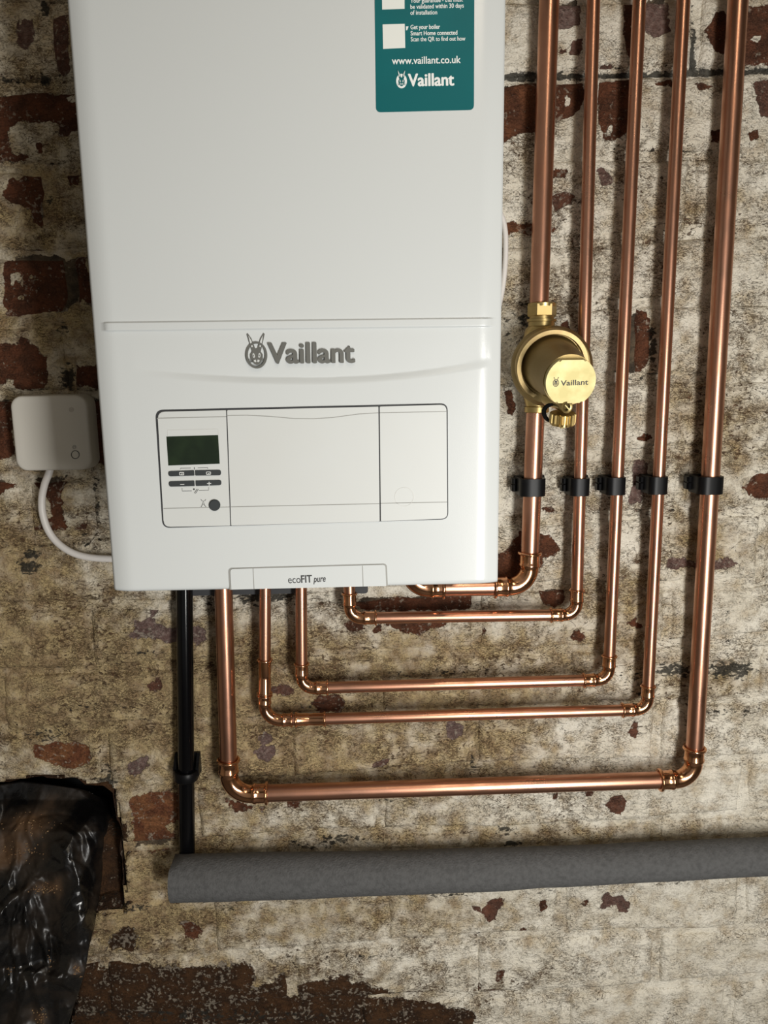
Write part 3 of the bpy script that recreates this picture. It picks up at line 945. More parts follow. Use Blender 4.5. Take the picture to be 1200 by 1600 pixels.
def rabbit(c, w, u, v, nrm, dark, light, parent, ring='dark', filled=False, name='emblem', relief=0.0006, label=None):
    """oval hare badge; u, v span its plane, nrm points at the viewer"""
    def tr(p, h=0.0): return c + u * (p[0] * w) + v * (p[1] * w) + nrm * h
    ell = lambda rx, ry, n=36: [(rx * math.cos(2 * math.pi * k / n), ry * math.sin(2 * math.pi * k / n) - 0.04) for k in range(n)]
    bm = bmesh.new()
    if filled:
        poly_prism(bm, [tr(p) for p in ell(.5, .62)], nrm * relief * .4)
        root = bm_obj(name, bm, light, parent, smooth=False, label=label)
    else:
        o, i = ell(.5, .62), ell(.40, .52)
        for k in range(36):
            a, b_ = k, (k + 1) % 36
            fr = [tr(p, relief) for p in (o[a], o[b_], i[b_], i[a])]
            poly_prism(bm, fr, nrm * -relief)
        root = bm_obj(name, bm, dark, parent, smooth=False, label=label)
    base = relief * .45 if filled else 0.0
    bm = bmesh.new()
    poly_prism(bm, [tr(p, base) for p in RABBIT['head']], nrm * relief * .7)
    for s in (-1, 1):
        for k in range(3):
            a0 = -.27 - .05 * k
            poly_prism(bm, [tr(p, base) for p in ((s * .2, a0 + .03), (s * .36, a0 + .05 - .03 * k), (s * .36, a0 + .035 - .03 * k), (s * .2, a0 + .012))], nrm * relief * .7)
    bm_obj('hare_head', bm, dark, root, smooth=False)
    bm = bmesh.new()
    for s in (-1, 1):
        for k in ('ear_in', 'eye', 'cheek'):
            poly_prism(bm, [tr((s * x, y), base + relief * .72) for x, y in RABBIT[k]], nrm * relief * .25)
    bm_obj('hare_markings', bm, light, root, smooth=False)
    bm = bmesh.new()
    for s in (-1, 1):
        poly_prism(bm, [tr((s * x, y), base + relief) for x, y in RABBIT['pupil']], nrm * relief * .25)
    bm_obj('hare_eyes', bm, dark, root, smooth=False)
    return root


UX, UZ, NF = Vector((1, 0, 0)), Vector((0, 0, 1)), Vector((0, -1, 0))
# ------------------------------------------------------------------ boiler
YF = -0.270
BL, BR = P(176, 925, YF), P(779, 912, YF)
bx0, bx1, bz0 = BL.x, BR.x, (BL.z + BR.z) / 2
bz1 = bz0 + 0.70
boiler = empty('boiler', ((bx0 + bx1) / 2, 0, bz0), 'white wall-hung boiler with a display panel and grey hare emblem, above the copper pipes', 'boiler')


def fx(px, py): return P(px, py, YF).x
def fz(px, py): return P(px, py, YF).z


def build_front():
    st = 0.0024
    xs = np.linspace(bx0, bx1, int((bx1 - bx0) / st))
    zs = np.linspace(bz0, bz1, int((bz1 - bz0) / st))
    # refine rows round the rib and the smile
    zr0, zr1 = fz(465, 507) - 0.008, fz(465, 507) + 0.008
    zs = np.unique(np.round(np.concatenate([zs, np.arange(zr0, zr1, 0.0005), np.arange(fz(465, 612), fz(465, 572), 0.0009)]), 6))
    gx, gz = np.meshgrid(xs, zs)
    x, z = gx.ravel(), gz.ravel()
    y = np.full(x.shape, YF)
    # rolled sides
    d = np.minimum(x - bx0, bx1 - x)
    y += 0.0055 * np.clip(1 - d / 0.022, 0, 1) ** 2
    d2 = np.minimum(z - bz0, bz1 - z)
    y += 0.002 * np.clip(1 - d2 / 0.004, 0, 1) ** 2
    # pressed rib across the panel
    xa, xb = fx(160, 513), fx(771, 501)
    zc = fz(465, 507)
    t = np.abs(z - zc)
    end = np.clip(np.minimum(x - xa, xb - x) / 0.004, 0, 1)
    y -= 0.0022 * np.clip((0.0045 - t) / 0.0012, 0, 1) * end
    # shallow smile-shaped step under the badge
    xm = fx(500, 600)
    s = (x - xm) / (fx(770, 575) - xm)
    zs_ = fz(500, 601) + (fz(770, 572) - fz(500, 601)) * np.clip(np.abs(s), 0, 1.2) ** 2 * np.where(s < 0, 0.62, 1.0)
    amp = np.clip(1.08 - np.abs(s) ** 2.4 * 0.95, 0, 1)
    amp = np.where((x - bx0 < 0.03) | (bx1 - x < 0.012), amp * 0.0, amp)
    k = (z - zs_)
    dip = np.where(k > 0, np.clip(1 - k / 0.055, 0, 1) ** 2, 0) * np.clip(k / 0.007, 0, 1)
    dip = dip * np.clip(k / 0.007, 0, 1) ** 0.5
    y += 0.0042 * amp * dip
    v = np.stack([x, y, z], 1)
    q = grid_quads(len(xs), len(zs))
    n = len(v)
    idx = np.arange(n).reshape(len(zs), len(xs))
    loop = list(idx[0]) + list(idx[1:, -1]) + list(idx[-1, -2::-1]) + list(idx[-2:0:-1, 0])
    back = v[loop].copy()
    back[:, 1] = -0.235
    m = len(loop)
    sk = [(loop[(i + 1) % m], loop[i], n + i, n + (i + 1) % m) for i in range(m)]
    np_obj('front_panel', np.concatenate([v, back]), np.concatenate([q, np.array(sk)]), M_WHITE, parent=boiler)


build_front()
bm = bmesh.new()
i_ = 0.003
poly_prism(bm, [Vector((x, -0.234, z)) for x, z in rrect(bx0 + i_, bz0 + 0.004, bx1 - i_, bz1 - 0.003, 0.006)], Vector((0, 0.229, 0)))
bm_obj('casing', bm, M_WHITE, boiler, smooth=False)
plate('mounting_bracket', rrect(P(300, 928, -.01).x, P(300, 929, -.01).z, P(466, 928, -.01).x, P(300, 890, -.01).z, 0.004), -0.003, -0.016, M_GAP, boiler, label='black bracket under the casing')
plate('mounting_bracket', rrect(P(538, 928, -.01).x, P(538, 926, -.01).z, P(575, 928, -.01).x, P(538, 890, -.01).z, 0.004), -0.003, -0.016, M_GAP, boiler, label='black bracket under the casing')


def fplate(name, px0, py0, px1, py1, r, y0, y1, mat, parent, bevel=0.0, label=None, n=6):
    """front-panel plate from two photograph corners (top left, bottom right)"""
    a, c = P(px0, py0, y1), P(px1, py1, y1)
    return plate(name, rrect(a.x, c.z, c.x, a.z, r, n), y0, y1, mat, parent, bevel, label)


def fprism(name, ppx, y0, y1, mat, parent, label=None):
    bm = bmesh.new()
    for poly in ppx:
        poly_prism(bm, [P(x, y, y1) for x, y in poly], Vector((0, y0 - y1, 0)))
    return bm_obj(name, bm, mat, parent, smooth=False, label=label)


def line(pts, w):
    """a thin ribbon outline (photo pixels) along pts"""
    up, dn = [], []
    for i, (x, y) in enumerate(pts):
        a, c = pts[max(0, i - 1)], pts[min(len(pts) - 1, i + 1)]
        dx, dy = c[0] - a[0], c[1] - a[1]
        l = math.hypot(dx, dy)
        up.append((x - dy / l * w / 2, y + dx / l * w / 2))
        dn.append((x + dy / l * w / 2, y - dx / l * w / 2))
    return up + dn[::-1]


def outline_px(tl, tr, br, bl, rtl, rtr, rbr, rbl, n=7):
    """rounded quadrilateral in photo pixels"""
    out = []
    for prev, c, nxt, r in ((bl, tl, tr, rtl), (tl, tr, br, rtr), (tr, br, bl, rbr), (br, bl, tl, rbl)):
        c = Vector(c)
        d0, d1 = (Vector(prev) - c).normalized(), (Vector(nxt) - c).normalized()
        a, b_ = c + d0 * r, c + d1 * r
        for k in range(n + 1):
            t = k / n
            p = a * (1 - t) ** 2 + c * (2 * t * (1 - t)) + b_ * t ** 2
            out.append((p.x, p.y))
    return out


# control fascia: dark gap plate, three panels on it
yg, yp = YF - 0.0004, YF - 0.0016
fas = fprism('fascia_gap', [outline_px((242.5, 640.5), (699.5, 630), (700.5, 811.5), (254, 825), 13, 12, 11, 12)], YF + 0.002, yg, M_GAP, boiler, label='dark gap round the control panels')


def panel(name, out, label=None):
    bm = bmesh.new()
    poly_prism(bm, [P(x, y, yp) for x, y in out], Vector((0, 0.0022, 0)))
    ed = [e for e in bm.edges if all(abs(v_.co.y - yp) < 1e-7 for v_ in e.verts)]
    bmesh.ops.bevel(bm, geom=ed, offset=0.0005, segments=2, affect='EDGES', clamp_overlap=True)
    return bm_obj(name, bm, M_FASCIA, boiler, label=label)


pl = panel('display_panel', outline_px((246, 643.5), (353, 641), (359.6, 821.3), (256, 823.4), 11, 1, 1, 10), 'white panel with the screen and buttons')
pc = panel('flap', outline_px((354.8, 640.9), (591.2, 635.4), (593.2, 814.6), (361.3, 821.2), 1, 1, 1, 1), 'plain white middle flap')
pr = panel('side_panel', outline_px((593.4, 635.3), (697.6, 632.3), (699.0, 810.2), (595.2, 814.4), 1, 10, 9, 1), 'plain white right panel with a round blank')
ys = yp - 0.0002
fprism('seam', [line([(245, 653.5), (353.5, 651)], 1.2)], yp + .0004, ys, M_SEAM, pl)
fprism('seam', [line([(255.5, 794.5), (359, 792.2)], 1.1)], yp + .0004, ys, M_SEAM, pl)
fprism('seam', [line([(354.5, 649.3), (385, 648.8), (420, 650.5), (460, 654), (490, 654.3), (520, 652.4), (560, 647), (591.5, 645)], 1.1)], yp + .0004, ys, M_SEAM, pc)
fprism('seam', [line([(361, 792), (593, 787)], 1.1)], yp + .0004, ys, M_SEAM, pc)
fprism('seam', [line([(593.5, 645), (698, 643)], 1.0)], yp + .0004, ys, M_SEAM, pr)
fprism('seam', [line([(595, 786.5), (699, 784.5)], 1.0)], yp + .0004, ys, M_SEAM, pr)


def circle_px(cx, cy, r, n=28): return [(cx + r * math.cos(2 * math.pi * k / n), cy + r * math.sin(2 * math.pi * k / n)) for k in range(n)]


def annulus(cx, cy, r0, r1, n=28):
    o, i = circle_px(cx, cy, r1, n), circle_px(cx, cy, r0, n)
    return [[o[k], o[(k + 1) % n], i[(k + 1) % n], i[k]] for k in range(n)]


fprism('round_blank', annulus(631.5, 776.5, 14.2, 15.2), yp + .0004, ys, M_SEAM2, pr)
scr = fprism('screen', [[(260, 682.2), (340.8, 679.8), (343.3, 724.6), (263, 727.4)]], yp + .0004, yp - .0003, M_SCREEN, pl, label='dark green blank display')
fprism('screen_lip', [line([(262, 681), (261.5, 672.2), (341, 670.4), (341.5, 679)], 0.9)], yp + .0004, ys, M_SEAM2, pl)
B1 = [((262.8, 736.3), (303, 735), (303.6, 743.2), (263.4, 744.5)), ((305, 735), (345, 734.2), (345.3, 742.6), (305.4, 743.2)), ((263.6, 752.3), (303.4, 751), (304, 759.4), (264.2, 760.6)), ((305.8, 751), (345.6, 750), (345.8, 758.2), (306.2, 759.4))]
btns = []
for i, (a, b_, c, d) in enumerate(B1):
    left = i % 2 == 0
    o = outline_px(a, b_, c, d, 3.4 if left else .6, .6 if left else 3.4, .6 if left else 3.4, 3.4 if left else .6, 4)
    bm = bmesh.new()
    poly_prism(bm, [P(x, y, yp - .0011) for x, y in o], Vector((0, 0.0014, 0)))
    ed = [e for e in bm.edges if all(abs(v_.co.y - (yp - .0011)) < 1e-7 for v_ in e.verts)]
    bmesh.ops.bevel(bm, geom=ed, offset=0.0005, segments=2, affect='EDGES', clamp_overlap=True)
    btns.append(bm_obj('button', bm, M_BTN, pl))
yb = yp - .0013


def box_line(x0, y0, x1, y1, w): return [line([(x0, y0), (x1, y0)], w), line([(x1, y0), (x1, y1)], w), line([(x1, y1), (x0, y1)], w), line([(x0, y1), (x0, y0)], w)]


for sym in (box_line(280.6, 738.2, 287, 742, .8) + [line([(283, 741), (285.5, 739.8)], .8)], box_line(322.5, 737.4, 329, 741.2, .8) + [line([(325, 740.2), (327.5, 739)], .8)],
            [line([(281.5, 757), (288, 756.8)], .9)], [line([(323.5, 755.6), (330, 755.4)], .9), line([(326.7, 752.8), (326.9, 758.6)], .9)]):
    fprism('button_symbol', sym, yp - .0010, yb, M_PRINTW, pl)
for sym in ([line([(282, 733.4), (282, 731.6), (298, 731.2)], .7)], [line([(309, 731), (324.6, 730.6), (324.6, 732.6)], .7)], [line([(303.6, 730), (303.6, 733.6)], .9)],
            [line([(284.4, 762.6), (284.6, 767.2), (299.6, 767)], .7)], [line([(311, 766.4), (326, 766), (326, 761.6)], .7)],
            [circle_px(303, 764.4, 1.4, 10), line([(303.5, 770.5), (308, 764)], .8), line([(305.5, 771), (310, 764.4)], .8)],
            [line([(315.2, 791), (317.6, 782.4), (320, 790.6)], .8), line([(316.4, 788), (318.8, 788)], .7), line([(313.6, 780), (316, 783)], .7), line([(321.6, 780), (319.6, 783)], .7), line([(314, 792), (315.6, 790)], .7), line([(322, 792), (320, 790)], .7)]):
    fprism('panel_symbol', sym, yp + .0004, ys, M_PRINT, pl)
bm = bmesh.new()
poly_prism(bm, [P(x, y, yp - .002) for x, y in circle_px(335, 789.6, 8.9, 32)], Vector((0, .0024, 0)))
ed = [e for e in bm.edges if all(abs(v_.co.y - (yp - .002)) < 1e-7 for v_ in e.verts)]
bmesh.ops.bevel(bm, geom=ed, offset=0.0008, segments=2, affect='EDGES', clamp_overlap=True)
bm_obj('reset_button', bm, M_BTN, pl, label='round charcoal reset button')
# bottom flap
fg = fprism('bottom_flap_gap', [outline_px((356.5, 887.4), (604.5, 880.6), (606, 915.2), (358.6, 921.4), 7, 6, .5, .5)], YF + .003, yg, M_SEAM, boiler, label='dark line round the bottom flap')
fl = fprism('bottom_flap', [outline_px((359.6, 889.2), (602, 882.4), (603.4, 915.6), (361.4, 921.2), 5, 5, .5, .5)], YF + .003, YF - .0012, M_WHITE, boiler)
fprism('flap_joint', [line([(395.4, 888.4), (397, 920.4)], 1.2)], YF, YF - .0014, M_SEAM, fl)
fprism('flap_joint', [line([(566.4, 884), (567.4, 916.4)], 1.2)], YF, YF - .0014, M_SEAM, fl)
yt = YF - .0012
text_mesh('eco', P(450.5, 911.4, yt), P(470, 910.6, yt), 0.0078, .0003, 'lettering', M_PRINT, fl, 0.0)
text_mesh('FIT', P(471, 910.6, yt), P(487.6, 909.9, yt), 0.0078, .0003, 'lettering', M_PRINT, fl, 0.020)
text_mesh('pure', P(490, 909.6, yt), P(509, 908.6, yt), 0.0068, .0003, 'lettering', M_PRINT, fl, 0.012, 0.25)
# badge
yt = YF + .0006
rabbit(P(401, 553.5, yt), 0.0205, (P(440, 552.7, yt) - P(401, 553.5, yt)).normalized(), UZ, NF, M_BADGE, M_FASCIA, boiler, name='hare_badge', relief=0.0018, label='grey hare head in an oval ring')
text_mesh('Vaillant', P(420.5, 567.6, yt), P(554, 566.2, yt), 0.0192, .0022, 'badge_lettering', M_BADGE, boiler, 0.028, label='raised grey metal letters')
# sticker
yk = YF - .0004
stk = fprism('sticker', [outline_px((584.6, -70), (741.5, -74), (740.6, 171.6), (587.6, 175.4), 3, 3, 8, 8)], YF + .001, yk, M_TEAL, boiler, label='teal information sticker')
for sq in ([(596.6, -22), (632, -23), (632.2, 13.8), (597.2, 14.8)], [(597.8, 38.2), (632.4, 37.2), (633.2, 74.8), (598.6, 76.4)]):
    fprism('white_square', [sq], yk + .0003, yk - .0002, M_QR, stk)
fprism('pointer', [[(634.2, 41.4), (638.4, 41.2), (636.4, 46.8), (634.6, 47.4)]], yk + .0003, yk - .0002, M_PRINTW, stk)
for s, xa, ya, xb, yb_, h, wt in (('Your guarantee - this must', 641.4, 4.4, 723, 2.4, .0034, .012), ('be validated within 30 days', 641.4, 14.0, 724.6, 11.8, .0036, .012), ('of installation', 641.4, 23.2, 683, 22.4, .0036, .012),
                                  ('Get your boiler', 641.6, 45.8, 687.4, 45.0, .0036, .018), ('Smart Home connected', 641.8, 55.4, 714.4, 54.2, .0036, .018), ('Scan the QR to find out how', 642, 64.6, 727, 63.4, .0036, .012),
                                  ('www.vaillant.co.uk', 612.6, 100.4, 719.6, 98.4, .0060, .016), ('Vaillant', 638.4, 134.6, 709, 133.2, .0103, .032)):
    text_mesh(s, P(xa, ya, yk), P(xb, yb_, yk), h, .0002, 'lettering', M_PRINTW, stk, wt)
rabbit(P(627.4, 126, yk), 0.0098, UX, UZ, NF, M_TEAL, M_PRINTW, stk, filled=True, name='hare_mark', relief=0.0004)


# ------------------------------------------------------------------ copper pipework
YP = -0.031


def arc(a, c, b_, r, n=12):
    """fillet of radius r at corner c between a and b_"""
    d0, d1 = (a - c).normalized(), (b_ - c).normalized()
    half = d0.angle(d1) / 2
    t = r / math.tan(half)
    s, e = c + d0 * t, c + d1 * t
    ctr = c + (d0 + d1).normalized() * (r / math.sin(half))
    v0 = (s - ctr)
    ax = v0.cross(e - ctr).normalized()
    ang = v0.angle(e - ctr)
    return [ctr + Matrix.Rotation(ang * k / n, 3, ax) @ v0 for k in range(n + 1)]


def elbow(parent, a, c, b_, r, bend, sock, label=None):
    """capillary elbow: bend, a socket each side with a solder bead and a rolled rim"""
    pts = arc(a, c, b_, bend)
    d0, d1 = (a - c).normalized(), (b_ - c).normalized()
    full, rad = [], []
    ro = r * 1.10
    prof = [(sock, 1.13), (sock * .70, 1.12), (sock * .34, 1.12), (sock * .28, 1.19), (sock * .16, 1.19), (sock * .08, 1.09), (0.01 * sock, 1.06)]
    for s, k in prof:
        full.append(pts[0] + d0 * s)
        rad.append(r * k)
    for p in pts[1:-1]:
        full.append(p)
        rad.append(r * 1.05)
    for s, k in prof[::-1]:
        full.append(pts[-1] + d1 * s)
        rad.append(r * k)
    bm = bmesh.new()
    sweep(bm, full, rad, 28)
    e = bm_obj('elbow', bm, M_COPPERF, parent, label=label, sharp=1.0)
    for p, d in ((pts[0], d0), (pts[-1], d1)):
        bm = bmesh.new()
        ring_torus(bm, p + d * sock, d, r * 1.18, r * 0.19)
        bm_obj('rim', bm, M_COPPERF, e)
    return pts[0] + d0 * sock * .5, pts[-1] + d1 * sock * .5


def tube(parent, a, b_, r, label=None):
    bm = bmesh.new()
    n = 10
    sweep(bm, [a.lerp(b_, k / n) for k in range(n + 1)], r, 28)
    return bm_obj('tube', bm, M_COPPER, parent, label=label, sharp=1.0)


def coupler(parent, a, b_, r):
    d = (b_ - a)
    L_ = d.length
    d.normalize()
    bm = bmesh.new()
    prof = [(0, 1.16), (.06, 1.16), (.09, 1.09), (.40, 1.09), (.44, 1.03), (.56, 1.03), (.60, 1.09), (.91, 1.09), (.94, 1.16), (1, 1.16)]
    sweep(bm, [a + d * (L_ * s) for s, k in prof], [r * k for s, k in prof], 28)
    o = bm_obj('coupler', bm, M_COPPERF, parent, sharp=1.0)
    for s in (0, 1):
        bm = bmesh.new()
        ring_torus(bm, a + d * (L_ * s), d, r * 1.18, r * 0.19)
        bm_obj('rim', bm, M_COPPERF, o)


R15, R22 = 0.0079, 0.0119
GP = 'copper pipes bent under the boiler'


def pp(x, y): return P(x, y, YP)


def top(x0, y0, x1, y1, ext=-420):
    """top end carried on above the frame"""
    t = (ext - y0) / (y1 - y0)
    return pp(x0 + (x1 - x0) * t, ext)


def pipe_run(label, r, pts, bends, sock):
    run = empty('copper_pipe', pts[0], label, 'pipe', GP)
    starts = [pts[0]]
    for i in range(1, len(pts) - 1):
        s, e = elbow(run, pts[i - 1], pts[i], pts[i + 1], r, bends[i - 1], sock)
        starts += [s, e]
    starts.append(pts[-1])
    for a, b_ in zip(starts[::2], starts[1::2]):
        tube(run, a, b_, r)
    return run


# 1: thick pipe through the filter, turning back under the right corner of the boiler
p1 = empty('copper_pipe', pp(826, 900), 'thick copper pipe nearest the boiler, broken by the round brass filter', 'pipe', GP)
a0, f0, f1, b0, c0, d0_ = top(858, 0, 832.5, 750), pp(842.2, 478), pp(836.8, 640), pp(826, 916), pp(640, 919), pp(640, 838)
s1, s2 = elbow(p1, f1, b0, c0, R22, 0.026, 0.020)
s3, s4 = elbow(p1, b0, c0, d0_, R22, 0.026, 0.019)
tube(p1, a0, f0, R22)
tube(p1, f1, s1, R22)
tube(p1, s2, s3, R22)
tube(p1, s4, d0_, R22)
p2 = pipe_run('thin copper pipe passing just behind the brass filter cap', R15, [top(927, 0, 904.5, 790), pp(900.5, 960.5), pp(547, 966), pp(544, 839)], [0.0165, 0.0165], 0.018)
p3 = pipe_run('thin copper pipe, third from the boiler, bending at the middle level', R15, [top(998, 0, 961, 760), pp(950.5, 1062), pp(471.5, 1075.5), pp(470, 841)], [0.0165, 0.0165], 0.018)
p4 = empty('copper_pipe', pp(1013, 1100), 'thin copper pipe with extra straight couplers at its lower left bend', 'pipe', GP)
a0, c0, d0_, e0 = top(1067, 0, 1026.6, 760), pp(1011, 1108.5), pp(413.5, 1126), pp(414.5, 842)
s1, s2 = elbow(p4, a0, c0, d0_, R15, 0.0165, 0.018)
s3, s4 = elbow(p4, c0, d0_, e0, R15, 0.022, 0.014)
tube(p4, a0, s1, R15)
tube(p4, s2, s3, R15)
tube(p4, s4, e0, R15)
coupler(p4, pp(462.5, 1124.6), pp(507.5, 1123.3), R15)
coupler(p4, pp(413.6, 1083), pp(413.9, 1031), R15)
p5 = pipe_run('thick copper pipe farthest from the boiler, with the lowest bend', R22, [top(1152.5, 0, 1107, 760), pp(1082.5, 1217), pp(358.5, 1241.5), pp(347, 844)], [0.026, 0.030], 0.021)


# ------------------------------------------------------------------ pipe clips
def clip(px, py, hw_px, r, label):
    c = P(px, py, YP)
    t = empty('pipe_clip', (c.x, 0, c.z), label, 'clip', 'black clips in a row on the pipes')
    h = 0.0115
    ro = r + 0.0042
    # open band: rounded U round the pipe, ends at the base
    out, inn = [], []
    k = 14
    for i in range(k + 1):
        a = math.pi * i / k
        sq = 0.55
        ca, sa = math.cos(a), math.sin(a)
        f_ = (abs(ca) ** 3.2 + abs(sa) ** 3.2) ** (-1 / 3.2)
        out.append((c.x - ca * ro * f_ * 1.06, c.y - sa * ro * f_))
        inn.append((c.x - ca * (r + .0003) * f_ * 1.05, c.y - sa * (r + .0003) * f_))
    yb_ = -0.012
    ol = [(out[0][0] - .001, yb_)] + out + [(out[-1][0] + .001, yb_)]
    il = [(inn[0][0], yb_)] + inn + [(inn[-1][0], yb_)]
    bm = bmesh.new()
    zt, zb = c.z + h, c.z - h
    n = len(ol)
    V = {}
    for nm, lst in (('o', ol), ('i', il)):
        for lev, z in (('t', zt), ('b', zb)):
            V[nm + lev] = [bm.verts.new((x, y, z)) for x, y in lst]
    for i in range(n - 1):
        bm.faces.new((V['ot'][i], V['ot'][i + 1], V['ob'][i + 1], V['ob'][i]))
        bm.faces.new((V['it'][i + 1], V['it'][i], V['ib'][i], V['ib'][i + 1]))
        bm.faces.new((V['ot'][i + 1], V['ot'][i], V['it'][i], V['it'][i + 1]))
        bm.faces.new((V['ob'][i], V['ob'][i + 1], V['ib'][i + 1], V['ib'][i]))
    for i in (0, n - 1):
        bm.faces.new((V['ot'][i], V['ob'][i], V['ib'][i], V['it'][i]))
    bmesh.ops.bevel(bm, geom=[e for e in bm.edges if abs(e.verts[0].co.z - e.verts[1].co.z) < 1e-6 and len(e.link_faces) == 2 and e.calc_face_angle(0) > 1.2], offset=.0007, segments=2, affect='EDGES')
    bm_obj('band', bm, M_BLACK, t, sharp=0.6)
    # base block screwed to the wall
    w = r + 0.006
    plate('base', rrect(c.x - w, zb + .001, c.x + w, zt - .001, .003), 0.004, -0.013, M_BLACK, t, .001)
    # hinge lug and catch at the left
    bm = bmesh.new()
    x0 = c.x - w - .0055
    for zz, dx, hz in ((-.0080, .0, .0085), (.0004, .0022, .0022), (.0025, .0, .0066)):
        poly_prism(bm, [Vector((x, y, c.z + zz)) for x, y in ((x0 + dx, -.008), (x0 + .007, -.006), (x0 + .007, -.020), (x0 + .002 + dx, -.021), (x0 + dx, -.018))], Vector((0, 0, hz)))
    bm_obj('hinge', bm, M_BLACK, t, smooth=False)
    bm = bmesh.new()
    xr = c.x + w
    poly_prism(bm, [Vector((x, y, c.z + .003)) for x, y in ((xr - .004, -.008), (xr + .002, -.010), (xr + .0015, -.020), (xr - .004, -.018))], Vector((0, 0, .010)))
    bm_obj('catch', bm, M_BLACK, t, smooth=False)


clip(830.5, 760, 24, R22, 'black plastic clip on the thick pipe below the brass filter')
clip(904.5, 760, 17, R15, 'black plastic clip on the thin pipe beside the filter pipe')
clip(960.5, 758.5, 17, R15, 'black plastic clip on the middle thin pipe')
clip(1026, 757.5, 17, R15, 'black plastic clip on the thin pipe next to the outermost thick pipe')
clip(1106.5, 757, 24, R22, 'black plastic clip on the thick pipe farthest from the boiler')


# ------------------------------------------------------------------ brass filter
def build_filter():
    f = empty('brass_filter', P(858, 572, -0.02), 'round brass filter on the thick copper pipe, printed on its bright cap', 'filter')
    ax_pipe = (pp(842, 470) - pp(836, 640)).normalized()
    # body housing round the pipe
    ring_c, face_c = P(863.5, 572, -0.075), P(890.3, 595, -0.152)
    axis = (face_c - ring_c).normalized()
    k = 1 / F_PX

    def rad(px, c): return px * (c - CAM).dot(FW) * k
    R = rad(57, ring_c)
    bm = bmesh.new()
    body_c = P(857, 575, -0.016)
    bax = (ring_c - body_c).normalized()
    L_ = (ring_c - body_c).length
    lathe(bm, body_c, bax, [(0, R * .50), (L_ * .48, R * .52), (L_ * .54, R * .80), (L_ * .60, R * 1.07), (L_ * .66, R * 1.12), (L_ * .82, R * 1.11), (L_ * .92, R * 1.02)], 56)
    bm_obj('housing', bm, M_BRASSM, f)
    bm = bmesh.new()
    lathe(bm, ring_c, axis, [(-.012, R * .90), (-.010, R), (0.0, R), (.0012, R * .985), (.0012, R * .875), (0.0, R * .86), (-.006, R * .85), (-.008, R * .60)], 72, cap=False)
    bm_obj('lock_ring', bm, M_BRASSR, f, label='bright rim of the housing')
    bm = bmesh.new()
    Lf = (face_c - ring_c).length
    rf = rad(40.5, face_c)
    lathe(bm, ring_c - axis * .008, axis, [(0, R * .83), (.004, R * .83), (.009, R * .80), (.014, R * .775), (Lf * .50 + .008, rf * 1.10), (Lf * .62 + .008, rf * 1.03), (Lf + .004, rf * 1.0)], 64)
    bm_obj('cap_barrel', bm, M_BRASSM, f)
    # clipped bright face
    u, v = frame_for(axis)
    zz = (UZ - axis * UZ.dot(axis)).normalized()
    xx = zz.cross(axis)
    if xx.x < 0: xx = -xx
    bm = bmesh.new()
    hh = rad(34.0, face_c)
    rr = rad(39.2, face_c)
    out = []
    for i in range(72):
        a = 2 * math.pi * i / 72
        x, y = rr * math.cos(a), rr * math.sin(a)
        out.append(face_c - axis * .006 + xx * x + zz * max(-hh, min(hh, y)))
    poly_prism(bm, out, axis * .0105)
    top_ = [e for e in bm.edges if all((v_.co - face_c).dot(axis) > .004 for v_ in e.verts)]
    bmesh.ops.bevel(bm, geom=top_, offset=.0018, segments=2, affect='EDGES', clamp_overlap=True)
    cap = bm_obj('cap_face', bm, M_BRASSF, f, label='flat bright gold face of the cap')
    fc = face_c + axis * .0046
    pxs = rad(1, fc)
    tc = lambda dx, dy: fc + xx * (dx * pxs) + zz * (dy * pxs)
    text_mesh('Vaillant', tc(-15.5, -6.2), tc(27.5, -4.8), 8.4 * pxs, .0002, 'lettering', M_PRINT, cap, 0.018, normal=axis, upv=zz)
    rabbit(tc(-23.5, -1.2), 9.6 * pxs, xx, zz, axis, M_PRINT, M_BRASSF, cap, name='hare_mark', relief=0.0002)
    # upper nut, olive ring, neck
    n0 = pp(845.4, 513)
    d = ax_pipe
    bm = bmesh.new()
    lathe(bm, pp(845.3, 530), d, [(0, rad(28, n0)), (.012, rad(25, n0)), (.016, rad(20.5, n0)), (.021, rad(20.5, n0)), (.0215, rad(23, n0)), (.0245, rad(23, n0)), (.025, rad(19, n0)), (.030, rad(19, n0))], 40)
    bm_obj('neck', bm, M_BRASS, f)
    bm = bmesh.new()
    lathe(bm, pp(846.6, 495), d, [(0, rad(21, n0)), (.0015, rad(22.5, n0)), (.0150, rad(22.5, n0)), (.0165, rad(21, n0))], 6)
    u6, v6 = frame_for(d)
    bmesh.ops.rotate(bm, verts=bm.verts, cent=pp(846.6, 495), matrix=Matrix.Rotation(math.radians(28), 3, d))
    bm_obj('nut', bm, M_BRASS, f, smooth=False)
    bm = bmesh.new()
    lathe(bm, pp(847.4, 478), d, [(-.001, rad(21, n0)), (.003, rad(21.5, n0)), (.0045, rad(17.5, n0))], 40)
    bm_obj('compression_ring', bm, M_BRASS, f)
    # lower outlet
    bm = bmesh.new()
    lathe(bm, pp(838.5, 640), d, [(-.004, rad(17.5, n0)), (-.003, rad(19.5, n0)), (.0035, rad(19.5, n0)), (.0045, rad(17.5, n0)), (.014, rad(21, n0)), (.030, rad(26, n0))], 40)
    bm_obj('outlet', bm, M_BRASS, f)
    # drain cock under the cap
    dc = P(886.5, 636.5, -0.150)
    axd = Vector((-0.30, 1.0, 0.20)).normalized()
    r1 = rad(10.4, dc)
    bm = bmesh.new()
    lathe(bm, dc, axd, [(.0006, r1 * .50), (0.0, r1 * .62), (0.0, r1 * .92), (.0012, r1), (.008, r1 * 1.0), (.010, r1 * .92), (.030, r1 * .95), (.046, r1 * 1.0)], 36, cap=False)
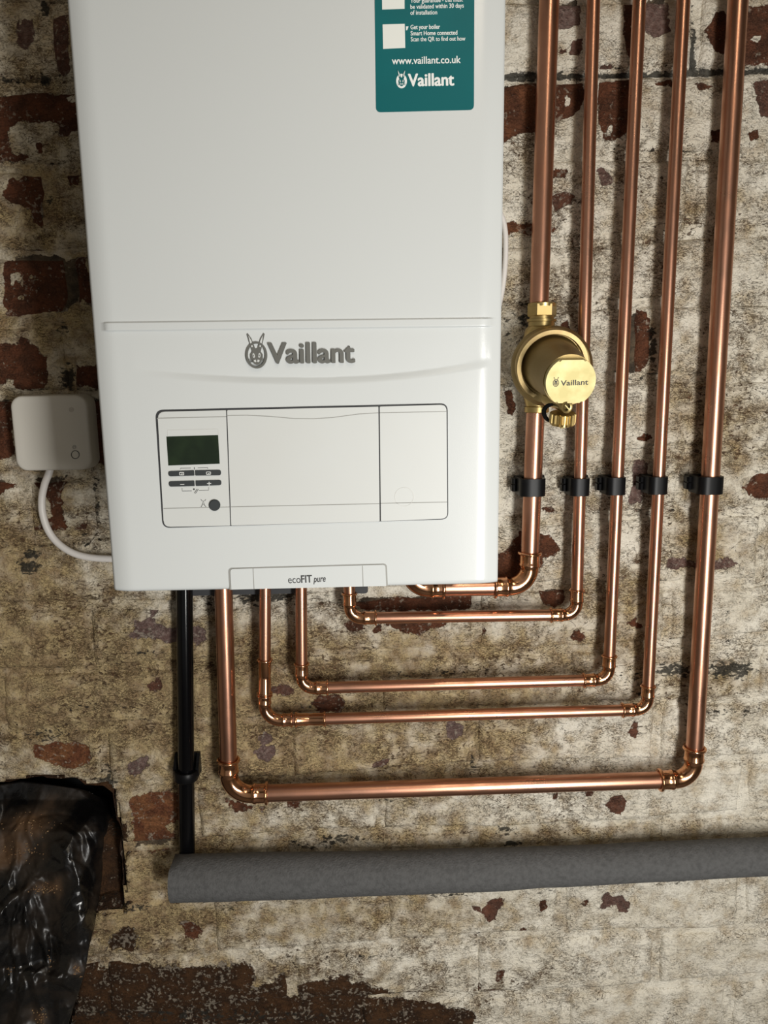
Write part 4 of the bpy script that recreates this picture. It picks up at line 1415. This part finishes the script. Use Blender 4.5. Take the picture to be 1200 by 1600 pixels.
    lathe(bm, dc + axd * .0008, axd, [(.003, r1 * .12), (.003, r1 * .62)], 36, cap=True)
    bm_obj('drain_body', bm, M_BRASS, f)
    bm = bmesh.new()
    poly_prism(bm, [dc - axd * -.0005 + xx * (r1 * a_) + zz * (r1 * b2) for a_, b2 in ((-.5, .42), (-.38, .52), (.5, -.40), (.38, -.52))], axd * .0025)
    bm_obj('drain_screw', bm, M_BRASSF, f, smooth=False)
    kc = P(879, 653, -0.138)
    bm = bmesh.new()
    rk = rad(20.5, kc)
    seg = 72
    rows = []
    for s, m in ((.0062, .90), (.0055, 1), (-.0045, 1), (-.0075, .90)):
        rows.append([bm.verts.new(kc + zz * s + (xx * math.cos(t) + axis * math.sin(t)) * rk * (m - (.13 if (i // 2) % 2 and m == 1 else 0))) for i, t in ((i, 2 * math.pi * i / seg) for i in range(seg))])
    for a, b_ in zip(rows, rows[1:]):
        for i in range(seg):
            bm.faces.new((a[i], a[(i + 1) % seg], b_[(i + 1) % seg], b_[i]))
    bm.faces.new(rows[0])
    bm.faces.new(rows[-1])
    bm_obj('drain_cap', bm, M_BRASS, f, label='fluted brass drain cap', smooth=False)
    bm = bmesh.new()
    lathe(bm, kc - zz * .0075, -zz, [(0, rk * .30), (.0025, rk * .28), (.003, rk * .14), (.005, rk * .12)], 24)
    bm_obj('drain_tip', bm, M_BRASSF, f)
    # black retaining strap looping at the left
    bm = bmesh.new()
    sp = [(877, 631), (862, 629.5), (852, 634), (847.5, 642), (849.5, 652), (856, 659), (866, 661.5)]
    pts = [P(x, y, -0.128) for x, y in sp]
    full = []
    for i in range(len(pts) - 1):
        for t in range(4):
            a, b_, c_, e_ = pts[max(i - 1, 0)], pts[i], pts[i + 1], pts[min(i + 2, len(pts) - 1)]
            w = t / 4
            full.append(0.5 * ((2 * b_) + (c_ - a) * w + (2 * a - 5 * b_ + 4 * c_ - e_) * w ** 2 + (3 * b_ - a - 3 * c_ + e_) * w ** 3))
    full.append(pts[-1])
    wv = Vector((0, -.0042, 0))
    th = .0017
    for a, b_ in zip(full, full[1:]):
        nrm = (b_ - a).normalized().cross(Vector((0, 1, 0))) * th
        poly_prism(bm, [a + wv, b_ + wv, b_ - wv, a - wv], nrm * 2)
    bm_obj('strap', bm, M_RUBBER, f, smooth=False)


build_filter()


# ------------------------------------------------------------------ wireless hub and its cable
def smooth_path(pts, per=8):
    out = []
    for i in range(len(pts) - 1):
        a, b_, c_, e_ = pts[max(i - 1, 0)], pts[i], pts[i + 1], pts[min(i + 2, len(pts) - 1)]
        for t in range(per):
            w = t / per
            out.append(0.5 * ((2 * b_) + (c_ - a) * w + (2 * a - 5 * b_ + 4 * c_ - e_) * w ** 2 + (3 * b_ - a - 3 * c_ + e_) * w ** 3))
    out.append(pts[-1])
    return out


def build_hub():
    yf = -0.033
    a, c = P(13, 617, yf), P(144, 735, yf)
    x0, x1, z0, z1 = a.x, P(140, 676, yf).x, c.z, P(75, 617, yf).z
    hub = empty('wireless_hub', ((x0 + x1) / 2, -0.003, z0), 'small square off-white hub box with a round button, left of the boiler', 'hub')
    bm = bmesh.new()
    lay = [(-.002, .000, .014), (-.012, .000, .0145), (yf + .005, .0006, .0145), (yf + .0014, .0012, .014), (yf + .0003, .0024, .0135), (yf, .0045, .0125)]
    rings = []
    for y, ins, r in lay:
        rings.append([bm.verts.new((x, y, z)) for x, z in rrect(x0 + ins, z0 + ins, x1 - ins, z1 - ins, r, 8)])
    n = len(rings[0])
    for p_, q_ in zip(rings, rings[1:]):
        for i in range(n):
            bm.faces.new((p_[i], p_[(i + 1) % n], q_[(i + 1) % n], q_[i]))
    bm.faces.new(rings[0])
    bm.faces.new(rings[-1])
    bm_obj('case', bm, M_GREYW, hub, sharp=1.2)

    def ring(name, cx, cy, r0, r1, mat, label=None):
        bm = bmesh.new()
        for q_ in annulus(cx, cy, r0, r1, 32):
            poly_prism(bm, [P(x, y, yf - .0004) for x, y in q_], Vector((0, .0006, 0)))
        return bm_obj(name, bm, mat, hub, smooth=False, label=label)
    ring('button_ring', 117.6, 710.4, 5.7, 6.7, M_PRINT)
    ring('pairing_mark', 116, 698.4, 2.2, 2.9, M_SEAM)
    bm = bmesh.new()
    poly_prism(bm, [P(x, y, yf - .0004) for x, y in line([(114.6, 698.8), (115.6, 697.6), (116.4, 698.8), (117.6, 697.8)], .7)], Vector((0, .0006, 0)))
    bm_obj('pairing_mark', bm, M_SEAM, hub, smooth=False)
    bm = bmesh.new()
    poly_prism(bm, [P(x, y, yf - .0003) for x, y in circle_px(111.5, 640, 4, 20)], Vector((0, .0006, 0)))
    bm_obj('status_light', bm, M_HUBB, hub, smooth=False, label='grey unlit dot')
    # cable
    pts = [P(x, y, yy) for x, y, yy in ((80, 722, -.016), (77, 738, -.016), (70, 756, -.016), (65.5, 778, -.015), (66.5, 802, -.014), (75, 828, -.013), (90, 848, -.012), (112, 863, -.012), (138, 870.5, -.012), (172, 873, -.014), (215, 872, -.018), (270, 866, -.02))]
    bm = bmesh.new()
    sweep(bm, smooth_path(pts), 0.0047, 16)
    o = bm_obj('hub_cable', bm, M_CABLE, sharp=1.0)
    tag(o, 'thick white cable curving from the hub box to behind the boiler', 'cable')


build_hub()
bm = bmesh.new()
lp = [P(x, y, -.012) for x, y in ((770, 318), (784, 338), (789.4, 362), (790.2, 392), (788.4, 424), (784, 458), (776, 490), (764, 510))]
sweep(bm, smooth_path(lp), 0.0034, 12)
tag(bm_obj('white_flex', bm, M_CABLE, sharp=1.0), 'thin white flex bulging past the right side of the boiler', 'cable')

# ------------------------------------------------------------------ black waste pipe and foam lagging
waste = empty('waste_pipe', P(292, 1345, -.034), 'glossy black plastic waste pipe dropping from the boiler to the grey lagging', 'pipe')
YW = -0.019
bm = bmesh.new()
wa, wb = P(287.4, 850, YW), P(292.5, 1350, YW)
sweep(bm, [wa.lerp(wb, k / 8) for k in range(9)], 0.0112, 28)
bm_obj('tube', bm, M_BLACKP, waste, sharp=1.0)
ca = P(291, 1217, YW)
dw = (wa - wb).normalized()
bm = bmesh.new()
lathe(bm, P(292.5, 1352, YW), dw, [(0, .0152), (.010, .0152), (.0105, .0136), (.013, .0130), (.0135, .0114)], 32)
bm_obj('socket', bm, M_BLACKP, waste)
wc = empty('waste_pipe_clip', P(292, 1210, 0), 'black round clip holding the black waste pipe to the wall', 'clip')
bm = bmesh.new()
lathe(bm, ca, dw, [(0, .0118), (0, .0160), (.0010, .0168), (.0130, .0168), (.0142, .0160), (.0142, .0118)], 40, cap=False)
bm_obj('band', bm, M_BLACK, wc)
for s in (-1, 1):
    bm = bmesh.new()
    c_ = ca + dw * .010
    poly_prism(bm, [Vector((c_.x + s * .0135, y, c_.z + z)) for y, z in ((-.020, -.006), (-.020, .006), (-.014, .012), (-.006, .022), (-.001, .022), (-.001, .004), (-.012, -.006))], Vector((s * .0042, 0, 0)))
    bm_obj('arm', bm, M_BLACK, wc, smooth=False)
plate('base', rrect(ca.x - .018, ca.z - .001, ca.x + .018, ca.z + .032, .004), .004, -.004, M_BLACK, wc, .0008)

lag = empty('pipe_lagging', P(300, 1380, -.04), 'thick grey foam lagging tube running along the wall under the pipes', 'lagging')


def build_lagging():
    YL = -0.043
    cl = [(236, 1374.5), (300, 1371.5), (400, 1369.0), (500, 1366.5), (600, 1364), (700, 1360.5), (800, 1357), (900, 1352.4), (1000, 1347.4), (1100, 1342.5), (1200, 1338), (1300, 1333), (1440, 1327)]
    pts = smooth_path([P(x, y, YL) for x, y in cl], 10)
    bm = bmesh.new()
    seg = 40
    rings = []
    for p in pts:
        rings.append([])
        r = 0.0318 - 0.0058 * min(1, max(0, (p.x + 0.27) / 0.75))
        for k in range(seg):
            t = 2 * math.pi * k / seg
            w = 1 + 0.015 * math.sin(p.x * 21 + 2 * t) + 0.008 * math.sin(p.x * 47 + t)
            w -= 0.05 * math.exp(-((p.x - 0.235) / 0.03) ** 2) * max(0, -math.sin(t)) ** 2
            rings[-1].append(bm.verts.new((p.x, p.y - r * w * math.cos(t), p.z + r * w * math.sin(t))))
    for a, b_ in zip(rings, rings[1:]):
        for k in range(seg):
            bm.faces.new((a[k], a[(k + 1) % seg], b_[(k + 1) % seg], b_[k]))
    bm.faces.new(rings[0])
    bm.faces.new(rings[-1])
    # mitred end against the black pipe
    lo, hi = P(267.5, 1409, YL - .018), P(268, 1361, YL - .022)
    hi2 = P(320, 1332, YL - .012)
    geom = bm.verts[:] + bm.edges[:] + bm.faces[:]
    res = bmesh.ops.bisect_plane(bm, geom=geom, plane_co=lo, plane_no=Vector((-1, 0.0, 0.0)), clear_outer=True)
    bmesh.ops.holes_fill(bm, edges=[e for e in bm.edges if len(e.link_faces) == 1])
    d = (hi2 - hi)
    nrm = Vector((-d.z, -0.25 * 0, d.x)).normalized()
    bmesh.ops.bisect_plane(bm, geom=bm.verts[:] + bm.edges[:] + bm.faces[:], plane_co=hi, plane_no=nrm, clear_outer=True)
    bmesh.ops.holes_fill(bm, edges=[e for e in bm.edges if len(e.link_faces) == 1])
    bm_obj('foam_sleeve', bm, M_FOAM, lag, sharp=0.9)


build_lagging()


# ------------------------------------------------------------------ black bag stuffed in the hole
def build_bag():
    edge = [(-70, 1234), (0, 1229), (65, 1221), (118, 1226), (150, 1234), (169, 1252), (176, 1275), (170, 1310), (161, 1345), (158, 1380), (152, 1420), (147, 1450), (139, 1480), (134, 1512), (127, 1540), (116, 1570), (106, 1604), (92, 1650)]
    ey = np.array([e[1] for e in edge[3:]])
    exx = np.array([e[0] for e in edge[3:]])
    nu, nv = 130, 220
    u, w = np.meshgrid(np.linspace(0, 1, nu), np.linspace(0, 1, nv))
    u, w = u.ravel(), w.ravel()
    top_y = np.interp(-70 + u * 240, [e[0] for e in edge[:6]], [e[1] for e in edge[:6]])
    py = top_y + (1655 - top_y) * w
    rx = np.interp(py, ey, exx)
    px = -75 + (rx + 75) * u
    # folds: sharp creases from creased planes and cells
    qx = px + 16 * fbm(px / 70, py / 70, 61)
    qy = py + 16 * fbm(px / 70, py / 70, 67)
    sx, sy = (qx - 50) / 130, (qy - 1440) / 220

    def crease(n, vertical, seed, wid, leng):
        g = np.random.default_rng(seed)
        o = 0
        for _ in range(n):
            a = g.normal(0.25, .45) if g.random() < vertical else g.uniform(-1.57, 1.57)
            cx, cy = g.uniform(-1.15, 1.15), g.uniform(-1.1, 1.1)
            dd = np.cos(a) * (sx - cx) + np.sin(a) * (sy - cy) * 1.6
            al = -np.sin(a) * (sx - cx) + np.cos(a) * (sy - cy) * 1.6
            dd = dd + g.uniform(-.12, .12) * (al / leng) ** 2
            w1, w2 = wid * g.uniform(.6, 1.4), wid * g.uniform(.25, 1.2)
            tent = np.clip(1 - np.where(dd > 0, dd / w1, -dd / w2), 0, 1)
            o = o + g.choice([-.7, 1, 1]) * g.uniform(.4, 1) * tent * np.exp(-(al / (leng * g.uniform(.5, 1.2))) ** 2)
        return o
    out = 0.0150 * crease(22, .7, 5, .30, .9) + 0.0080 * crease(60, .6, 8, .13, .45) + 0.0030 * crease(150, .5, 17, .055, .22) + 0.003 * fbm(px / 40, py / 40, 85)
    out = out - out.mean() + 0.010
    hgt = np.clip(out / 0.03, 0, 1)
    amp = np.clip((py - top_y) / 60, 0.25, 1)
    sag = np.interp(py, [1215, 1250, 1300, 1350, 1430, 1520, 1660], [0.075, 0.060, 0.020, 0.000, -0.022, -0.028, -0.026])
    side = np.clip((u - 0.86) / 0.14, 0, 1) ** 2
    y = sag - out * amp + side * 0.026 * np.clip((1500 - py) / 80, 0.35, 1)
    base = [P(a, b_, 0.0) for a, b_ in zip(px, py)]
    v = []
    for (a, b_, yy) in zip(px, py, y):
        p = P(float(a), float(b_), float(yy))
        v.append((p.x, p.y, p.z))
    v = np.array(v)
    dust = 0.34 * np.exp(-(((px - 45) / 45) ** 2 + ((py - 1285) / 28) ** 2)) + 0.30 * np.exp(-(((px - 20) / 45) ** 2 + ((py - 1335) / 25) ** 2)) + 0.32 * np.exp(-(((px - 70) / 26) ** 2 + ((py - 1388) / 12) ** 2)) \
        + 0.3 * np.exp(-(((px - 120) / 12) ** 2 + ((py - 1515) / 12) ** 2)) + 0.3 * np.exp(-(((px - 64) / 14) ** 2 + ((py - 1590) / 14) ** 2)) + 0.12 * np.exp(-(((px - 10) / 14) ** 2 + ((py - 1512) / 10) ** 2)) + 0.10 * (1 - hgt)
    q = grid_quads(nu, nv)[:, ::-1]
    n = len(v)
    # closed thin film
    back = v.copy()
    back[:, 1] += 0.0016
    loop_i = np.arange(n).reshape(nv, nu)
    loop = list(loop_i[0]) + list(loop_i[1:, -1]) + list(loop_i[-1, -2::-1]) + list(loop_i[-2:0:-1, 0])
    sk = [(loop[i], loop[(i + 1) % len(loop)], loop[(i + 1) % len(loop)] + n, loop[i] + n) for i in range(len(loop))]
    o = np_obj('plastic_bag', np.concatenate([v, back]), np.concatenate([q, q[:, ::-1] + n, np.array(sk)]), M_BAG, attrs={'dust': np.concatenate([dust, dust])})
    tag(o, 'crumpled dusty black plastic bag stuffed into the hole in the wall', 'bag')
    # grit lying in the folds
    bm = bmesh.new()
    for cx, cy, sx, sy, cnt in ((70, 1388, 22, 7, 60), (30, 1330, 35, 12, 60), (45, 1285, 38, 16, 70), (122, 1518, 8, 8, 26), (64, 1590, 10, 12, 34), (10, 1514, 12, 5, 16), (78, 1500, 4, 16, 14)):
        for _ in range(cnt):
            a, b_ = random.gauss(cx, sx * .6), random.gauss(cy, sy * .6)
            j = int(np.argmin((px - a) ** 2 + (py - b_) ** 2))
            s = random.uniform(.0004, .0013)
            m = Matrix.Translation(Vector(v[j]) + Vector((random.uniform(-.001, .001), -s * .4, random.uniform(-.001, .001)))) @ Matrix.Rotation(random.uniform(0, 6), 4, 'Y') @ Matrix.Diagonal((s, s * .8, s * random.uniform(.6, 1.3), 1))
            bmesh.ops.create_icosphere(bm, subdivisions=1, radius=1, matrix=m)
    g = bm_obj('grit', bm, M_DUST, smooth=False)
    tag(g, 'brown grit and brick dust lying in the folds of the black bag', 'grit', kind='stuff')


build_bag()
